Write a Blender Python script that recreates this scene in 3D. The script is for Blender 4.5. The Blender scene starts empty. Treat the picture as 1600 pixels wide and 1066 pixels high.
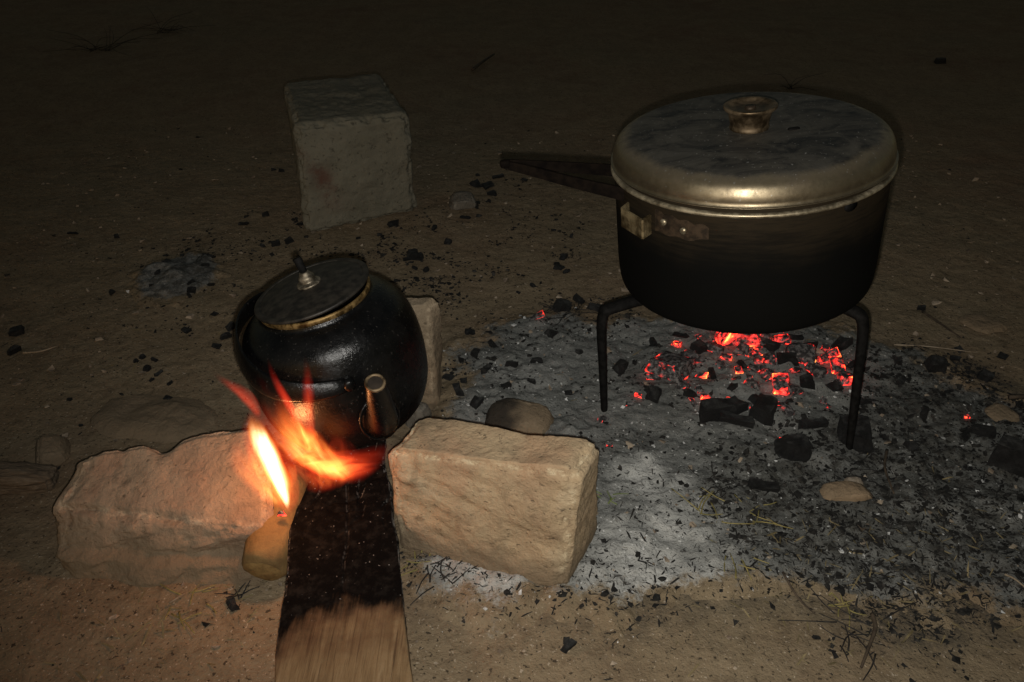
import bpy, bmesh, math, random
import numpy as np
from mathutils import Vector, Matrix

R = math.radians
random.seed(7)
rng = np.random.default_rng(11)
S = bpy.context.scene
C = S.collection

# ------------------------------------------------------------------ camera
CAM_H, PITCH, FPX = 0.62, R(33.0), 1256.0
cd = bpy.data.cameras.new('camera')
cd.sensor_fit = 'HORIZONTAL'; cd.sensor_width = 36.0; cd.lens = 36.0 * FPX / 1600.0
cd.clip_start = 0.01; cd.clip_end = 500
cam = bpy.data.objects.new('camera', cd); C.objects.link(cam)
cam.location = (0, 0, CAM_H); cam.rotation_euler = (math.pi / 2 - PITCH, 0, 0)
S.camera = cam

# ------------------------------------------------------------------ night sky, faint added sun lamp, the phone's flash
w = bpy.data.worlds.new('World'); S.world = w; w.use_nodes = True
nt = w.node_tree
sky = nt.nodes.new('ShaderNodeTexSky'); sky.sky_type = 'NISHITA'; sky.sun_disc = False
sky.sun_elevation = R(12); sky.sun_rotation = R(200)
bg = nt.nodes['Background']; bg.inputs['Strength'].default_value = 0.025
wm = nt.nodes.new('ShaderNodeMix'); wm.data_type = 'RGBA'; wm.blend_type = 'MULTIPLY'; wm.inputs[0].default_value = 1.0
wm.inputs[7].default_value = (1.0, .80, .55, 1)          # warm tint added to the sky fill, no glow source known
nt.links.new(sky.outputs[0], wm.inputs[6]); nt.links.new(wm.outputs[2], bg.inputs['Color'])
sd = bpy.data.lights.new('added_sun', 'SUN'); sd.energy = 0.006; sd.angle = R(0.5); sd.color = (1, .95, .85)  # faint directional lamp added, without any known moonlight
so = bpy.data.objects.new('added_sun', sd); C.objects.link(so); so.rotation_euler = (R(60), 0, R(200))
fd = bpy.data.lights.new('camera_flash', 'SPOT'); fd.energy = 22.0; fd.shadow_soft_size = 0.004
fd.spot_size = R(114); fd.spot_blend = 1.0; fd.color = (1.0, .965, .90)
fo = bpy.data.objects.new('camera_flash', fd); C.objects.link(fo)
fo.location = (0.0, 0.012, CAM_H - 0.021)
_dirv = Vector((0.20, 1.10, 0.0)) - fo.location
fo.rotation_euler = _dirv.to_track_quat('-Z', 'Y').to_euler()

S.view_settings.view_transform = 'Standard'; S.view_settings.look = 'None'
S.view_settings.exposure = 0.0; S.view_settings.gamma = 1.0
S.view_settings.use_curve_mapping = False
S.cycles.use_denoising = True
S.cycles.max_bounces = 6
S.cycles.volume_step_rate = 0.6

# ------------------------------------------------------------------ helpers: geometry
def at(px, py, z=0.0):
    """ground point (or point at height z) seen at a photo pixel"""
    dx = (px - 800) / FPX; dy = (533 - py) / FPX
    d = Vector((dx, math.cos(PITCH) + dy * math.sin(PITCH), -math.sin(PITCH) + dy * math.cos(PITCH)))
    t = (z - CAM_H) / d.z
    return Vector((d.x * t, d.y * t, z))

def atY(px, py, y):
    """point seen at a photo pixel, y metres in front of the camera"""
    dx = (px - 800) / FPX; dy = (533 - py) / FPX
    d = Vector((dx, math.cos(PITCH) + dy * math.sin(PITCH), -math.sin(PITCH) + dy * math.cos(PITCH)))
    t = y / d.y
    return Vector((d.x * t, y, CAM_H + d.z * t))

def mpp(py, z=0.0):
    """metres per photo pixel at the ground seen in row py"""
    p = at(800, py, z)
    return (p.y * math.cos(PITCH) + (CAM_H - z) * math.sin(PITCH)) / FPX

def _hash(ix, iy, iz):
    n = (ix.astype(np.int64) * 374761393 + iy.astype(np.int64) * 668265263 + iz.astype(np.int64) * 2147483647) & 0x7fffffff
    n = ((n ^ (n >> 13)) * 1274126177) & 0x7fffffff
    n = ((n ^ (n >> 16)) * 1103515245) & 0x7fffffff
    return (n & 0xffffff) / float(0xffffff)

def vn(p, s=1.0, seed=0):
    q = np.asarray(p, float) * s + 1000.0 + seed * 17.31
    i = np.floor(q); f = q - i; f = f * f * (3 - 2 * f); i = i.astype(np.int64)
    x, y, z = i[:, 0], i[:, 1], i[:, 2]; fx, fy, fz = f[:, 0], f[:, 1], f[:, 2]
    def L(a, b, t): return a + (b - a) * t
    c00 = L(_hash(x, y, z), _hash(x + 1, y, z), fx); c10 = L(_hash(x, y + 1, z), _hash(x + 1, y + 1, z), fx)
    c01 = L(_hash(x, y, z + 1), _hash(x + 1, y, z + 1), fx); c11 = L(_hash(x, y + 1, z + 1), _hash(x + 1, y + 1, z + 1), fx)
    return L(L(c00, c10, fy), L(c01, c11, fy), fz) * 2 - 1

def fbm(p, s, o=4, seed=0):
    r = 0; a = 1.0; t = 0
    for k in range(o):
        r = r + a * vn(p, s * 2.03 ** k, seed + k * 5); t += a; a *= .5
    return r / t

def sstep(a, b, x):
    t = np.clip((x - a) / (b - a), 0, 1); return t * t * (3 - 2 * t)

def mesh(name, verts, faces, smooth=True):
    m = bpy.data.meshes.new(name)
    m.from_pydata([tuple(v) for v in verts], [], [tuple(int(i) for i in f) for f in faces])
    m.validate(); m.update()
    if smooth: m.polygons.foreach_set('use_smooth', [True] * len(m.polygons))
    return m

def obj(name, m, mat=None, parent=None, label=None, cat=None, group=None, kind=None, loc=None, rot=None, scale=None):
    o = bpy.data.objects.new(name, m); C.objects.link(o)
    if mat and m and not m.materials: m.materials.append(mat)
    if parent: o.parent = parent
    if label: o['label'] = label
    if cat: o['category'] = cat
    if group: o['group'] = group
    if kind: o['kind'] = kind
    if loc is not None: o.location = loc
    if rot is not None: o.rotation_euler = rot
    if scale is not None: o.scale = scale if hasattr(scale, '__len__') else (scale,) * 3
    return o

def lathe(prof, n=96, closed=False, wob=None):
    V = []; F = []
    k = len(prof)
    for j in range(n):
        a = 2 * math.pi * j / n
        for r, z in prof:
            rr = r * (1 + (wob(a, z) if wob else 0))
            V.append((rr * math.cos(a), rr * math.sin(a), z))
    for j in range(n):
        j2 = (j + 1) % n
        for i in range(k - 1):
            F.append((j * k + i, j2 * k + i, j2 * k + i + 1, j * k + i + 1))
        if closed: F.append((j * k + k - 1, j2 * k + k - 1, j2 * k, j * k))
    m = mesh('lathe', V, F)
    bm = bmesh.new(); bm.from_mesh(m); bmesh.ops.remove_doubles(bm, verts=bm.verts, dist=1e-6)
    bmesh.ops.recalc_face_normals(bm, faces=bm.faces); bm.to_mesh(m); bm.free()
    m.polygons.foreach_set('use_smooth', [True] * len(m.polygons))
    return m

def rounded(prof, seg=5, rad=.004):
    """round the inner corners of a lathe profile"""
    P = [Vector((a, b)) for a, b in prof]; out = [P[0]]
    for i in range(1, len(P) - 1):
        a, b, c = P[i - 1], P[i], P[i + 1]
        r = min(rad, (a - b).length * .45, (c - b).length * .45)
        p0 = b + (a - b).normalized() * r; p1 = b + (c - b).normalized() * r
        for k in range(seg + 1):
            t = k / seg
            out.append(p0.lerp(b, t).lerp(b.lerp(p1, t), t))
    out.append(P[-1])
    return [(p.x, p.y) for p in out]

def tube(path, radii, n=10, squash=None, cap=True):
    P = [Vector(p) for p in path]
    if not hasattr(radii, '__len__'): radii = [radii] * len(P)
    V = []; F = []; up = Vector((0, 0, 1)); prev = None
    for i, p in enumerate(P):
        t = (P[min(i + 1, len(P) - 1)] - P[max(i - 1, 0)]).normalized()
        if prev is None:
            ref = up if abs(t.z) < .9 else Vector((0, 1, 0))
            u = t.cross(ref).normalized()
        else:
            u = (prev - t * prev.dot(t)).normalized()
        prev = u; v = t.cross(u).normalized()
        for j in range(n):
            a = 2 * math.pi * j / n
            sx, sy = squash or (1, 1)
            V.append(p + radii[i] * (u * math.cos(a) * sx + v * math.sin(a) * sy))
    for i in range(len(P) - 1):
        for j in range(n):
            j2 = (j + 1) % n
            F.append((i * n + j, i * n + j2, (i + 1) * n + j2, (i + 1) * n + j))
    if cap:
        F.append(tuple(range(n - 1, -1, -1))); b = (len(P) - 1) * n; F.append(tuple(range(b, b + n)))
    return mesh('tube', V, F)

def spline(pts, n=8):
    P = [Vector(p) for p in pts]; P = [2 * P[0] - P[1]] + P + [2 * P[-1] - P[-2]]
    out = []
    for i in range(1, len(P) - 2):
        a, b, c, d = P[i - 1:i + 3]
        for k in range(n):
            t = k / n
            out.append(.5 * ((2 * b) + (c - a) * t + (2 * a - 5 * b + 4 * c - d) * t * t + (-a + 3 * b - 3 * c + d) * t ** 3))
    out.append(P[-2]); return out

def hexa(c, n=24, rnd=.12, amp=.004, freq=25, seed=0, extra=None, n3=None, chip=0.):
    """rock from 8 corners c[ix+2*iy+4*iz]; rounded edges, noise relief, 'edge' attribute marks worn arrises"""
    c = np.array([tuple(v) for v in c], float)
    nx, ny, nz = n3 or (n, n, n)
    V = []; F = []; idx = {}
    def vert(i, j, k):
        key = (i, j, k)
        if key not in idx:
            idx[key] = len(V); V.append((i / nx, j / ny, k / nz))
        return idx[key]
    for i in range(nx):
        for j in range(ny):
            F.append((vert(i, j, 0), vert(i, j + 1, 0), vert(i + 1, j + 1, 0), vert(i + 1, j, 0)))
            F.append((vert(i, j, nz), vert(i + 1, j, nz), vert(i + 1, j + 1, nz), vert(i, j + 1, nz)))
    for i in range(nx):
        for k in range(nz):
            F.append((vert(i, 0, k), vert(i + 1, 0, k), vert(i + 1, 0, k + 1), vert(i, 0, k + 1)))
            F.append((vert(i, ny, k), vert(i, ny, k + 1), vert(i + 1, ny, k + 1), vert(i + 1, ny, k)))
    for j in range(ny):
        for k in range(nz):
            F.append((vert(0, j, k), vert(0, j, k + 1), vert(0, j + 1, k + 1), vert(0, j + 1, k)))
            F.append((vert(nx, j, k), vert(nx, j + 1, k), vert(nx, j + 1, k + 1), vert(nx, j, k + 1)))
    U = np.array(V)
    q = U * 2 - 1
    # rounding: two or more coordinates near +-1 get pulled in
    a = np.sort(np.abs(q), axis=1)
    e = sstep(1 - 2.2 * rnd, 1, a[:, 1]); cn = sstep(1 - 2.2 * rnd, 1, a[:, 0])
    q = q * (1 - rnd * (.55 * e + .35 * e * cn))[:, None]
    U2 = (q + 1) / 2
    x, y, z = U2[:, 0:1], U2[:, 1:2], U2[:, 2:3]
    P = 0
    for kz in (0, 1):
        for ky in (0, 1):
            for kx in (0, 1):
                wgt = (x if kx else 1 - x) * (y if ky else 1 - y) * (z if kz else 1 - z)
                P = P + wgt * c[kx + 2 * ky + 4 * kz]
    cen = P.mean(0); nrm = P - cen
    ext = np.ptp(P, axis=0) + 1e-6
    nn = q ** 5; nn = nn / (np.linalg.norm(nn, axis=1, keepdims=True) + 1e-9)
    d = fbm(P, freq, 5, seed) * amp - chip * e * np.clip(fbm(P, freq * 2.2, 4, seed + 50) + .15, 0, 1)
    P = P + nn * d[:, None]
    if extra is not None: P = extra(P, U, nn)
    m = mesh('rock', P, F)
    at_ = m.attributes.new('edge', 'FLOAT', 'POINT'); at_.data.foreach_set('value', e.astype(np.float32))
    return m

def boxc(cx, cy, z0, lx, ly, lz, rz=0, jit=0, seed=0, top=1.0):
    r = np.random.default_rng(seed); out = []
    for k in range(8):
        sx, sy, sz = (k & 1) - .5, ((k >> 1) & 1) - .5, (k >> 2)
        f = top if sz else 1
        v = Vector((sx * lx * f, sy * ly * f, z0 + sz * lz)) + Vector(r.normal(0, 1, 3)) * jit
        c_, s_ = math.cos(rz), math.sin(rz)
        out.append(Vector((cx + v.x * c_ - v.y * s_, cy + v.x * s_ + v.y * c_, v.z)))
    return out

# ------------------------------------------------------------------ helpers: materials
class NB:
    def __init__(s, name):
        s.m = bpy.data.materials.new(name); s.m.use_nodes = True; s.t = s.m.node_tree
        s.b = s.t.nodes['Principled BSDF']; s.o = s.t.nodes['Material Output']
        s.co = s.t.nodes.new('ShaderNodeTexCoord').outputs['Object']
        s.pos = s.t.nodes.new('ShaderNodeNewGeometry').outputs['Position']
    def put(s, sock, v):
        if v is None: return
        if isinstance(v, bpy.types.NodeSocket): s.t.links.new(v, sock)
        elif hasattr(v, '__len__') and len(v) == 3 and sock.type == 'RGBA': sock.default_value = (*v, 1)
        else: sock.default_value = v
    def math(s, op, a, b=None, clamp=False):
        n = s.t.nodes.new('ShaderNodeMath'); n.operation = op; n.use_clamp = clamp
        s.put(n.inputs[0], a); s.put(n.inputs[1], b); return n.outputs[0]
    def noise(s, scale, detail=5, rough=.6, vec=None, dist=0, col=False):
        n = s.t.nodes.new('ShaderNodeTexNoise'); n.inputs['Scale'].default_value = scale
        n.inputs['Detail'].default_value = detail; n.inputs['Roughness'].default_value = rough
        n.inputs['Distortion'].default_value = dist
        s.put(n.inputs['Vector'], vec if vec is not None else s.co)
        return n.outputs['Color' if col else 'Fac']
    def vor(s, scale, vec=None, feat='F1', out='Distance', rnd=1):
        n = s.t.nodes.new('ShaderNodeTexVoronoi'); n.feature = feat; n.inputs['Scale'].default_value = scale
        n.inputs['Randomness'].default_value = rnd
        s.put(n.inputs['Vector'], vec if vec is not None else s.co); return n.outputs[out]
    def ramp(s, fac, stops, interp='LINEAR'):
        n = s.t.nodes.new('ShaderNodeValToRGB'); n.color_ramp.interpolation = interp; e = n.color_ramp.elements
        while len(e) < len(stops): e.new(.5)
        for k, (p, c) in enumerate(stops):
            e[k].position = p; e[k].color = (*c, 1) if hasattr(c, '__len__') else (c, c, c, 1)
        s.put(n.inputs[0], fac); return n.outputs[0]
    def mix(s, f, a, b, mode='MIX'):
        n = s.t.nodes.new('ShaderNodeMix'); n.data_type = 'RGBA'; n.blend_type = mode
        s.put(n.inputs[0], f); s.put(n.inputs[6], a); s.put(n.inputs[7], b); return n.outputs[2]
    def mapr(s, v, a, b, c=0., d=1.):
        n = s.t.nodes.new('ShaderNodeMapRange'); n.interpolation_type = 'SMOOTHSTEP'
        s.put(n.inputs[0], v)
        for k, q in zip((1, 2, 3, 4), (a, b, c, d)): n.inputs[k].default_value = q
        return n.outputs[0]
    def scl(s, v, sc, rot=(0, 0, 0)):
        n = s.t.nodes.new('ShaderNodeMapping'); s.put(n.inputs[0], v)
        n.inputs['Scale'].default_value = sc; n.inputs['Rotation'].default_value = rot; return n.outputs[0]
    def sep(s, v):
        n = s.t.nodes.new('ShaderNodeSeparateXYZ'); s.put(n.inputs[0], v); return n.outputs
    def attr(s, name):
        n = s.t.nodes.new('ShaderNodeAttribute'); n.attribute_name = name; return n.outputs['Fac']
    def rand(s):
        return s.t.nodes.new('ShaderNodeObjectInfo').outputs['Random']
    def bump(s, *hs):
        prev = None
        for h, st, dist in hs:
            n = s.t.nodes.new('ShaderNodeBump'); n.inputs['Strength'].default_value = st; n.inputs['Distance'].default_value = dist
            s.put(n.inputs['Height'], h)
            if prev: s.t.links.new(prev, n.inputs['Normal'])
            prev = n.outputs[0]
        s.put(s.b.inputs['Normal'], prev)
    def set(s, col=None, rough=None, metal=None, spec=None, **kw):
        s.put(s.b.inputs['Base Color'], col); s.put(s.b.inputs['Roughness'], rough); s.put(s.b.inputs['Metallic'], metal)
        s.put(s.b.inputs['Specular IOR Level'], spec)
        for k, v in kw.items(): s.put(s.b.inputs[k], v)
        return s.m

def soil_col(n):
    a = n.noise(2.2, 6, .6); b = n.noise(14, 6, .65); c = n.noise(70, 5, .7)
    col = n.ramp(a, [(.3, (.180, .120, .076)), (.5, (.195, .147, .091)), (.7, (.178, .145, .092))])
    col = n.mix(n.mapr(n.noise(5, 6, .7, dist=.6), .5, .68, 0, .45), col, (.13, .088, .056))
    col = n.mix(n.mapr(b, .38, .68, 0, .6), col, (.25, .195, .125))
    col = n.mix(n.mapr(c, .45, .75, 0, .6), col, (.10, .072, .045))
    s1 = n.noise(240, 2, .5); s2 = n.noise(330, 2, .5); s3 = n.noise(110, 3, .6, dist=.5)
    col = n.mix(n.mapr(s1, .62, .70, 0, .85), col, (.03, .023, .016))
    col = n.mix(n.mapr(s3, .64, .72, 0, .65), col, (.045, .034, .024))
    col = n.mix(n.mapr(s2, .36, .27, 0, .75), col, (.42, .35, .26))
    return col, b, c, s3

def m_soil():
    n = NB('soil')
    col, b, c, s3 = soil_col(n); g = n.noise(420, 3, .6)
    # char mixed into the soil round the hearth
    ch = n.attr('char')
    col = n.mix(n.math('MULTIPLY', ch, n.mapr(n.noise(55, 6, .8), .36, .60, .15, .85)), col, (.035, .034, .030))
    n.bump((b, .5, .010), (c, .7, .005), (s3, .4, .002), (g, .6, .0014))
    return n.set(col, .95, spec=.12)

def m_ash():
    n = NB('ash')
    a = n.noise(9, 6, .65); b = n.noise(60, 6, .7); g = n.noise(330, 4, .65)
    pale = n.attr('pale')
    col = n.ramp(a, [(.3, (.11, .112, .104)), (.52, (.168, .17, .158)), (.72, (.235, .235, .22))])
    col = n.mix(n.math('MULTIPLY', pale, n.mapr(b, .3, .7, .6, 1.)), col, (.49, .486, .455))
    col = n.mix(n.mapr(b, .50, .74, 0, .7), col, (.08, .08, .074))
    st = n.noise(150, 3, .6, vec=n.scl(n.co, (1, 2.4, 1), (0, 0, .5)), dist=.8); st2 = n.noise(150, 3, .6, vec=n.scl(n.co, (2.6, 1, 1), (0, 0, .2)), dist=.8)
    col = n.mix(n.mapr(st, .60, .68, 0, .85), col, (.022, .022, .020))
    col = n.mix(n.mapr(st2, .62, .70, 0, .8), col, (.03, .03, .027))
    col = n.mix(n.mapr(n.noise(210, 2, .5), .33, .27, 0, .7), col, (.68, .68, .65))
    col = n.mix(n.math('MULTIPLY', n.attr('char'), n.mapr(n.noise(48, 6, .8), .38, .62, .25, .9)), col, (.05, .048, .041))
    th = n.math('ADD', n.attr('thin'), n.math('MULTIPLY', n.math('SUBTRACT', n.noise(42, 7, .8), .5), 2.2))
    col = n.mix(n.mapr(th, .30, .80), col, soil_col(n)[0])
    n.bump((b, .8, .007), (st, -.5, .002), (g, .7, .0018))
    return n.set(col, .97, spec=.08)

def m_stone(name, c1, c2, c3, soot=0.0, fs=1.0, dirt=.9):
    n = NB(name)
    a = n.noise(11 * fs, 6, .6, dist=.6); b = n.noise(45 * fs, 7, .7); g = n.noise(240, 5, .7)
    col = n.ramp(a, [(.3, c1), (.52, c2), (.72, c3)])
    col = n.mix(n.mapr(b, .52, .74, 0, .65), col, tuple(x * .42 for x in c1))
    e = n.attr('edge')
    col = n.mix(n.math('MULTIPLY', n.mapr(e, .35, .95), n.mapr(n.noise(85, 5, .75), .46, .63, 0, .8)), col, tuple(min(.62, x * 1.45) for x in c3))
    pit = n.noise(150, 3, .6, vec=n.scl(n.co, (1, 1, 1.8)), dist=.5)
    d = n.mapr(pit, .62, .70)
    col = n.mix(n.math('MULTIPLY', d, .7), col, (.05, .038, .025))
    bl = n.noise(28 * fs, 5, .75, dist=1.0)
    col = n.mix(n.mapr(n.noise(7 * fs, 4, .6, dist=.8), .5, .66, 0, .55), col, (c2[0], c2[1] * .86, c2[2] * .84))
    col = n.mix(n.mapr(bl, .56, .66, 0, .5), col, tuple(x * .55 for x in c2))
    dz = n.math('ADD', n.sep(n.pos)[2], n.math('MULTIPLY', n.math('SUBTRACT', n.noise(30, 5, .7), .5), .05))
    col = n.mix(n.mapr(dz, .052, .010, 0, dirt), col, (.185, .138, .088))
    if soot: col = n.mix(n.math('MULTIPLY', n.attr('soot'), soot), col, (.018, .016, .014))
    n.bump((b, .9, .006), (bl, -.5, .004), (g, .8, .0018), (d, -.6, .0015))
    return n.set(col, .93, spec=.2)

def m_concrete():
    n = NB('cement_block')
    a = n.noise(9, 5, .6); b = n.noise(70, 6, .7); g = n.noise(300, 4, .7)
    col = n.ramp(a, [(.3, (.115, .107, .079)), (.55, (.150, .140, .106)), (.75, (.14, .124, .09))])
    pit = n.noise(130, 3, .6, dist=.4); d = n.mapr(pit, .58, .68)
    col = n.mix(n.math('MULTIPLY', d, .7), col, (.05, .045, .034))
    col = n.mix(n.mapr(b, .54, .75, 0, .5), col, (.09, .08, .06))
    col = n.mix(n.math('MULTIPLY', n.attr('stain'), n.mapr(n.noise(24, 5, .7), .35, .65)), col, (.10, .055, .04))
    n.bump((d, -.8, .004), (b, .7, .005), (g, .6, .0015))
    return n.set(col, .95, spec=.15)

def m_charcoal():
    n = NB('charcoal')
    a = n.noise(60, 5, .7, vec=n.pos); g = n.noise(300, 4, .7, vec=n.pos)
    cr = n.noise(90, 4, .6, vec=n.scl(n.co, (1, 5, 5)))
    up_ = n.sep(n.t.nodes['Geometry'].outputs['Normal'])[2]
    col = n.mix(n.mapr(cr, .40, .66), (.008, .008, .008), (.034, .033, .032))
    dust = n.math('MULTIPLY', n.mapr(up_, .1, .9), n.mapr(a, .42, .66))
    col = n.mix(n.math('MULTIPLY', dust, .4), col, (.15, .15, .142))
    n.bump((cr, .9, .004), (g, .5, .001))
    return n.set(col, n.mapr(a, .3, .6, .45, .9), spec=.25)

def m_ember(name='ember', lo=.47, hi=.68, st=2.6):
    n = NB(name)
    a = n.noise(75, 4, .65, vec=n.pos, dist=.6); b = n.noise(190, 4, .7, vec=n.pos)
    z = n.attr('hot')
    f = n.math('ADD', n.math('ADD', n.math('MULTIPLY', a, .62), n.math('MULTIPLY', b, .2)), n.math('MULTIPLY', z, .26))
    f = n.math('SUBTRACT', f, n.math('MULTIPLY', n.mapr(n.sep(n.t.nodes['Geometry'].outputs['Normal'])[2], .1, .95), n.mapr(n.noise(60, 4, .7, vec=n.pos), .38, .6, 0, .13)))
    ec = n.ramp(f, [(lo, (0, 0, 0)), (lo + .06, (.22, .006, .005)), (lo + .13, (1, .022, .014)), (hi + .02, (1, .10, .02)), (hi + .12, (1, .42, .08))])
    ash = n.mix(n.mapr(b, .42, .62), (.03, .028, .028), (.16, .15, .145))
    n.bump((b, .8, .003))
    return n.set(ash, .95, spec=.1, **{'Emission Color': ec, 'Emission Strength': st})

def m_plain(name, c1, c2, rough=.8, metal=0., s=60, bs=.4, bd=.002, spec=.4):
    n = NB(name); a = n.noise(s, 5, .65)
    n.bump((a, bs, bd))
    return n.set(n.mix(n.mapr(a, .35, .65), c1, c2), rough, metal, spec)

def m_wood_plank():
    n = NB('plank_wood')
    gr = n.noise(22, 6, .65, vec=n.scl(n.co, (9, .55, 3)), dist=.8)
    fine = n.noise(120, 4, .7, vec=n.scl(n.co, (7, .35, 5)))
    col = n.ramp(gr, [(.3, (.11, .068, .032)), (.5, (.175, .117, .058)), (.7, (.225, .158, .085))])
    col = n.mix(n.mapr(fine, .48, .7, 0, .55), col, (.085, .05, .024))
    ln = n.noise(55, 4, .6, vec=n.scl(n.co, (6, .16, 2)), dist=.4)
    col = n.mix(n.mapr(ln, .57, .66, 0, .75), col, (.05, .03, .014))
    stain = n.noise(10, 5, .6)
    col = n.mix(n.mapr(stain, .48, .72, 0, .6), col, (.10, .064, .033))
    char = n.attr('char')
    chk = n.noise(38, 5, .65)
    rag = n.noise(16, 6, .7, vec=n.scl(n.co, (7, .8, 1)))
    cf = n.mapr(n.math('ADD', n.math('ADD', char, n.math('MULTIPLY', n.math('SUBTRACT', chk, .5), .5)), n.math('MULTIPLY', n.math('SUBTRACT', rag, .5), .9)), .25, .75)
    sc = n.math('MULTIPLY', n.mapr(n.math('ADD', char, n.math('MULTIPLY', n.math('SUBTRACT', chk, .5), .5)), .02, .45), .8)
    col = n.mix(sc, col, (.075, .038, .018))
    blk = n.mix(n.mapr(n.noise(85, 5, .7), .45, .7), (.0035, .003, .0028), (.012, .0105, .009))
    blk = n.mix(n.mapr(n.noise(300, 2, .5), .70, .76), blk, (.16, .155, .145))
    col = n.mix(cf, col, blk)
    col = n.mix(n.math('MULTIPLY', n.attr('ashy'), n.mapr(n.noise(120, 5, .75), .42, .62, 0, .85)), col, (.2, .195, .18))
    n.bump((gr, .25, .002), (chk, .35, .004), (n.noise(200, 4, .7), .3, .001))
    return n.set(col, n.math('ADD', .8, n.math('MULTIPLY', cf, .15)), spec=n.math('SUBTRACT', .25, n.math('MULTIPLY', cf, .22)))

def m_pot_body():
    n = NB('sooted_pot_wall')
    st = n.noise(40, 5, .65, vec=n.scl(n.co, (.6, .6, 7))); a = n.noise(16, 5, .6)
    z = n.sep(n.co)[2]
    up = n.mapr(n.math('ADD', z, n.math('MULTIPLY', n.math('SUBTRACT', a, .5), .05)), .075, .170)
    bare = n.math('MULTIPLY', up, n.mapr(st, .34, .62, .35, 1))
    col = n.mix(bare, (.004, .004, .0036), (.055, .041, .025))
    n.bump((st, .10, .001), (n.noise(220, 4, .7), .2, .0006))
    return n.set(col, n.math('SUBTRACT', .72, n.math('MULTIPLY', bare, .26)), n.math('MULTIPLY', bare, .85), .05)

def m_lid():
    n = NB('weathered_lid_metal')
    x = n.sep(n.co); r = n.math('SQRT', n.math('ADD', n.math('MULTIPLY', x[0], x[0]), n.math('MULTIPLY', x[1], x[1])))
    a = n.noise(20, 8, .75, vec=n.scl(n.co, (1, 1.5, 1)), dist=.8); b = n.noise(110, 5, .75); cc = n.noise(26, 5, .7)
    top = n.mapr(n.math('ADD', r, n.math('MULTIPLY', n.math('SUBTRACT', cc, .5), .028)), .126, .146, 1, 0)
    soot = n.math('MULTIPLY', top, n.mapr(a, .33, .62, 1.0, .80))
    col = n.mix(n.mapr(cc, .35, .7), (.21, .17, .11), (.30, .25, .165))
    col = n.mix(n.mapr(b, .52, .78, 0, .5), col, (.13, .105, .07))
    col = n.mix(soot, col, n.mix(n.mapr(a, .35, .7), (.009, .0095, .010), (.042, .045, .047)))
    dots = n.mapr(n.noise(300, 2, .5), .68, .74)
    col = n.mix(n.math('MULTIPLY', dots, .5), col, (.4, .39, .36))
    met = n.math('MULTIPLY', n.math('SUBTRACT', 1., soot), .9)
    ro = n.math('ADD', n.math('MULTIPLY', soot, .22), n.mapr(b, .3, .75, .36, .50))
    n.bump((cc, .06, .003), (b, .18, .0007))
    return n.set(col, ro, met, .35)

def m_metal(name, c1, c2, r=.42, s=90):
    n = NB(name); a = n.noise(s, 5, .7)
    n.bump((a, .25, .001))
    return n.set(n.mix(n.mapr(a, .36, .62), c1, c2), n.mapr(a, .3, .7, r, r + .25), n.mapr(a, .35, .7, .9, .5), .4)

def m_kettle():
    n = NB('sooted_kettle')
    a = n.noise(35, 5, .65); b = n.noise(260, 4, .75)
    col = n.mix(n.mapr(a, .40, .75), (.0025, .0025, .0026), (.005, .0048, .0046))
    dots = n.mapr(n.noise(420, 2, .5), .67, .72)
    col = n.mix(n.math('MULTIPLY', dots, .35), col, (.10, .09, .08))
    n.bump((a, .12, .003), (b, .6, .0008))
    return n.set(col, n.mapr(a, .35, .65, .20, .34), 0., .30)

SOIL, ASH = m_soil(), m_ash()
CHAR = m_charcoal()
EMB, EMB_HOT = m_ember(), m_ember('ember_hot', .40, .56, 3.4)

# ------------------------------------------------------------------ ground and ash
def poly_sd(P, poly):
    """signed distance to a polygon, positive inside"""
    P = np.asarray(P)[:, :2]; poly = np.array([(p[0], p[1]) for p in poly]); n = len(poly)
    d = np.full(len(P), 1e9); ins = np.zeros(len(P), bool)
    for i in range(n):
        a, b = poly[i], poly[(i + 1) % n]
        ab = b - a; t = np.clip(((P - a) @ ab) / (ab @ ab + 1e-12), 0, 1)
        d = np.minimum(d, np.linalg.norm(P - (a + t[:, None] * ab), axis=1))
        cnd = (a[1] > P[:, 1]) != (b[1] > P[:, 1])
        xi = a[0] + (P[:, 1] - a[1]) * ab[0] / (ab[1] if abs(ab[1]) > 1e-12 else 1e-12)
        ins ^= cnd & (P[:, 0] < xi)
    return np.where(ins, d, -d)

ASH_POLY = [at(*p) for p in [(620, 850), (655, 930), (770, 975), (850, 955), (915, 962), (965, 1000), (1050, 955), (1110, 940), (1230, 930),
            (1330, 965), (1470, 985), (1700, 960), (1720, 640), (1560, 600), (1450, 556), (1310, 512), (1150, 492), (1000, 490), (880, 478), (760, 505),
            (690, 545), (670, 650), (600, 760)]]
DARK_POLY = [at(*p) for p in [(1110, 700), (1230, 690), (1310, 650), (1390, 540), (1500, 560), (1640, 640), (1640, 900), (1500, 960), (1380, 1010),
            (1280, 940), (1170, 905), (1110, 860)]]
PALE = [(at(1010, 900), .085), (at(760, 905), .075), (at(1050, 840), .06), (at(1010, 760), .04), (at(690, 880), .04)]

def ground_z(P):
    P = np.asarray(P, float)
    Q = np.c_[P[:, 0], P[:, 1], np.zeros(len(P))]
    far = 1 + np.clip((np.hypot(P[:, 0], P[:, 1]) - 2.5) / 4, 0, 8)
    return (fbm(Q, 2.6, 3, 1) * .006 * far + fbm(Q, 22, 4, 2) * .0024 + fbm(Q, 110, 3, 3) * .0010) - .002

def gz(x, y): return float(ground_z(np.array([[x, y, 0.]]))[0])

def char_amount(P):
    s = poly_sd(P, DARK_POLY); Q = np.c_[np.asarray(P)[:, :2], np.zeros(len(P))]
    s = s + fbm(Q, 16, 4, 9) * .05
    return sstep(-.03, .05, s)

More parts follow.
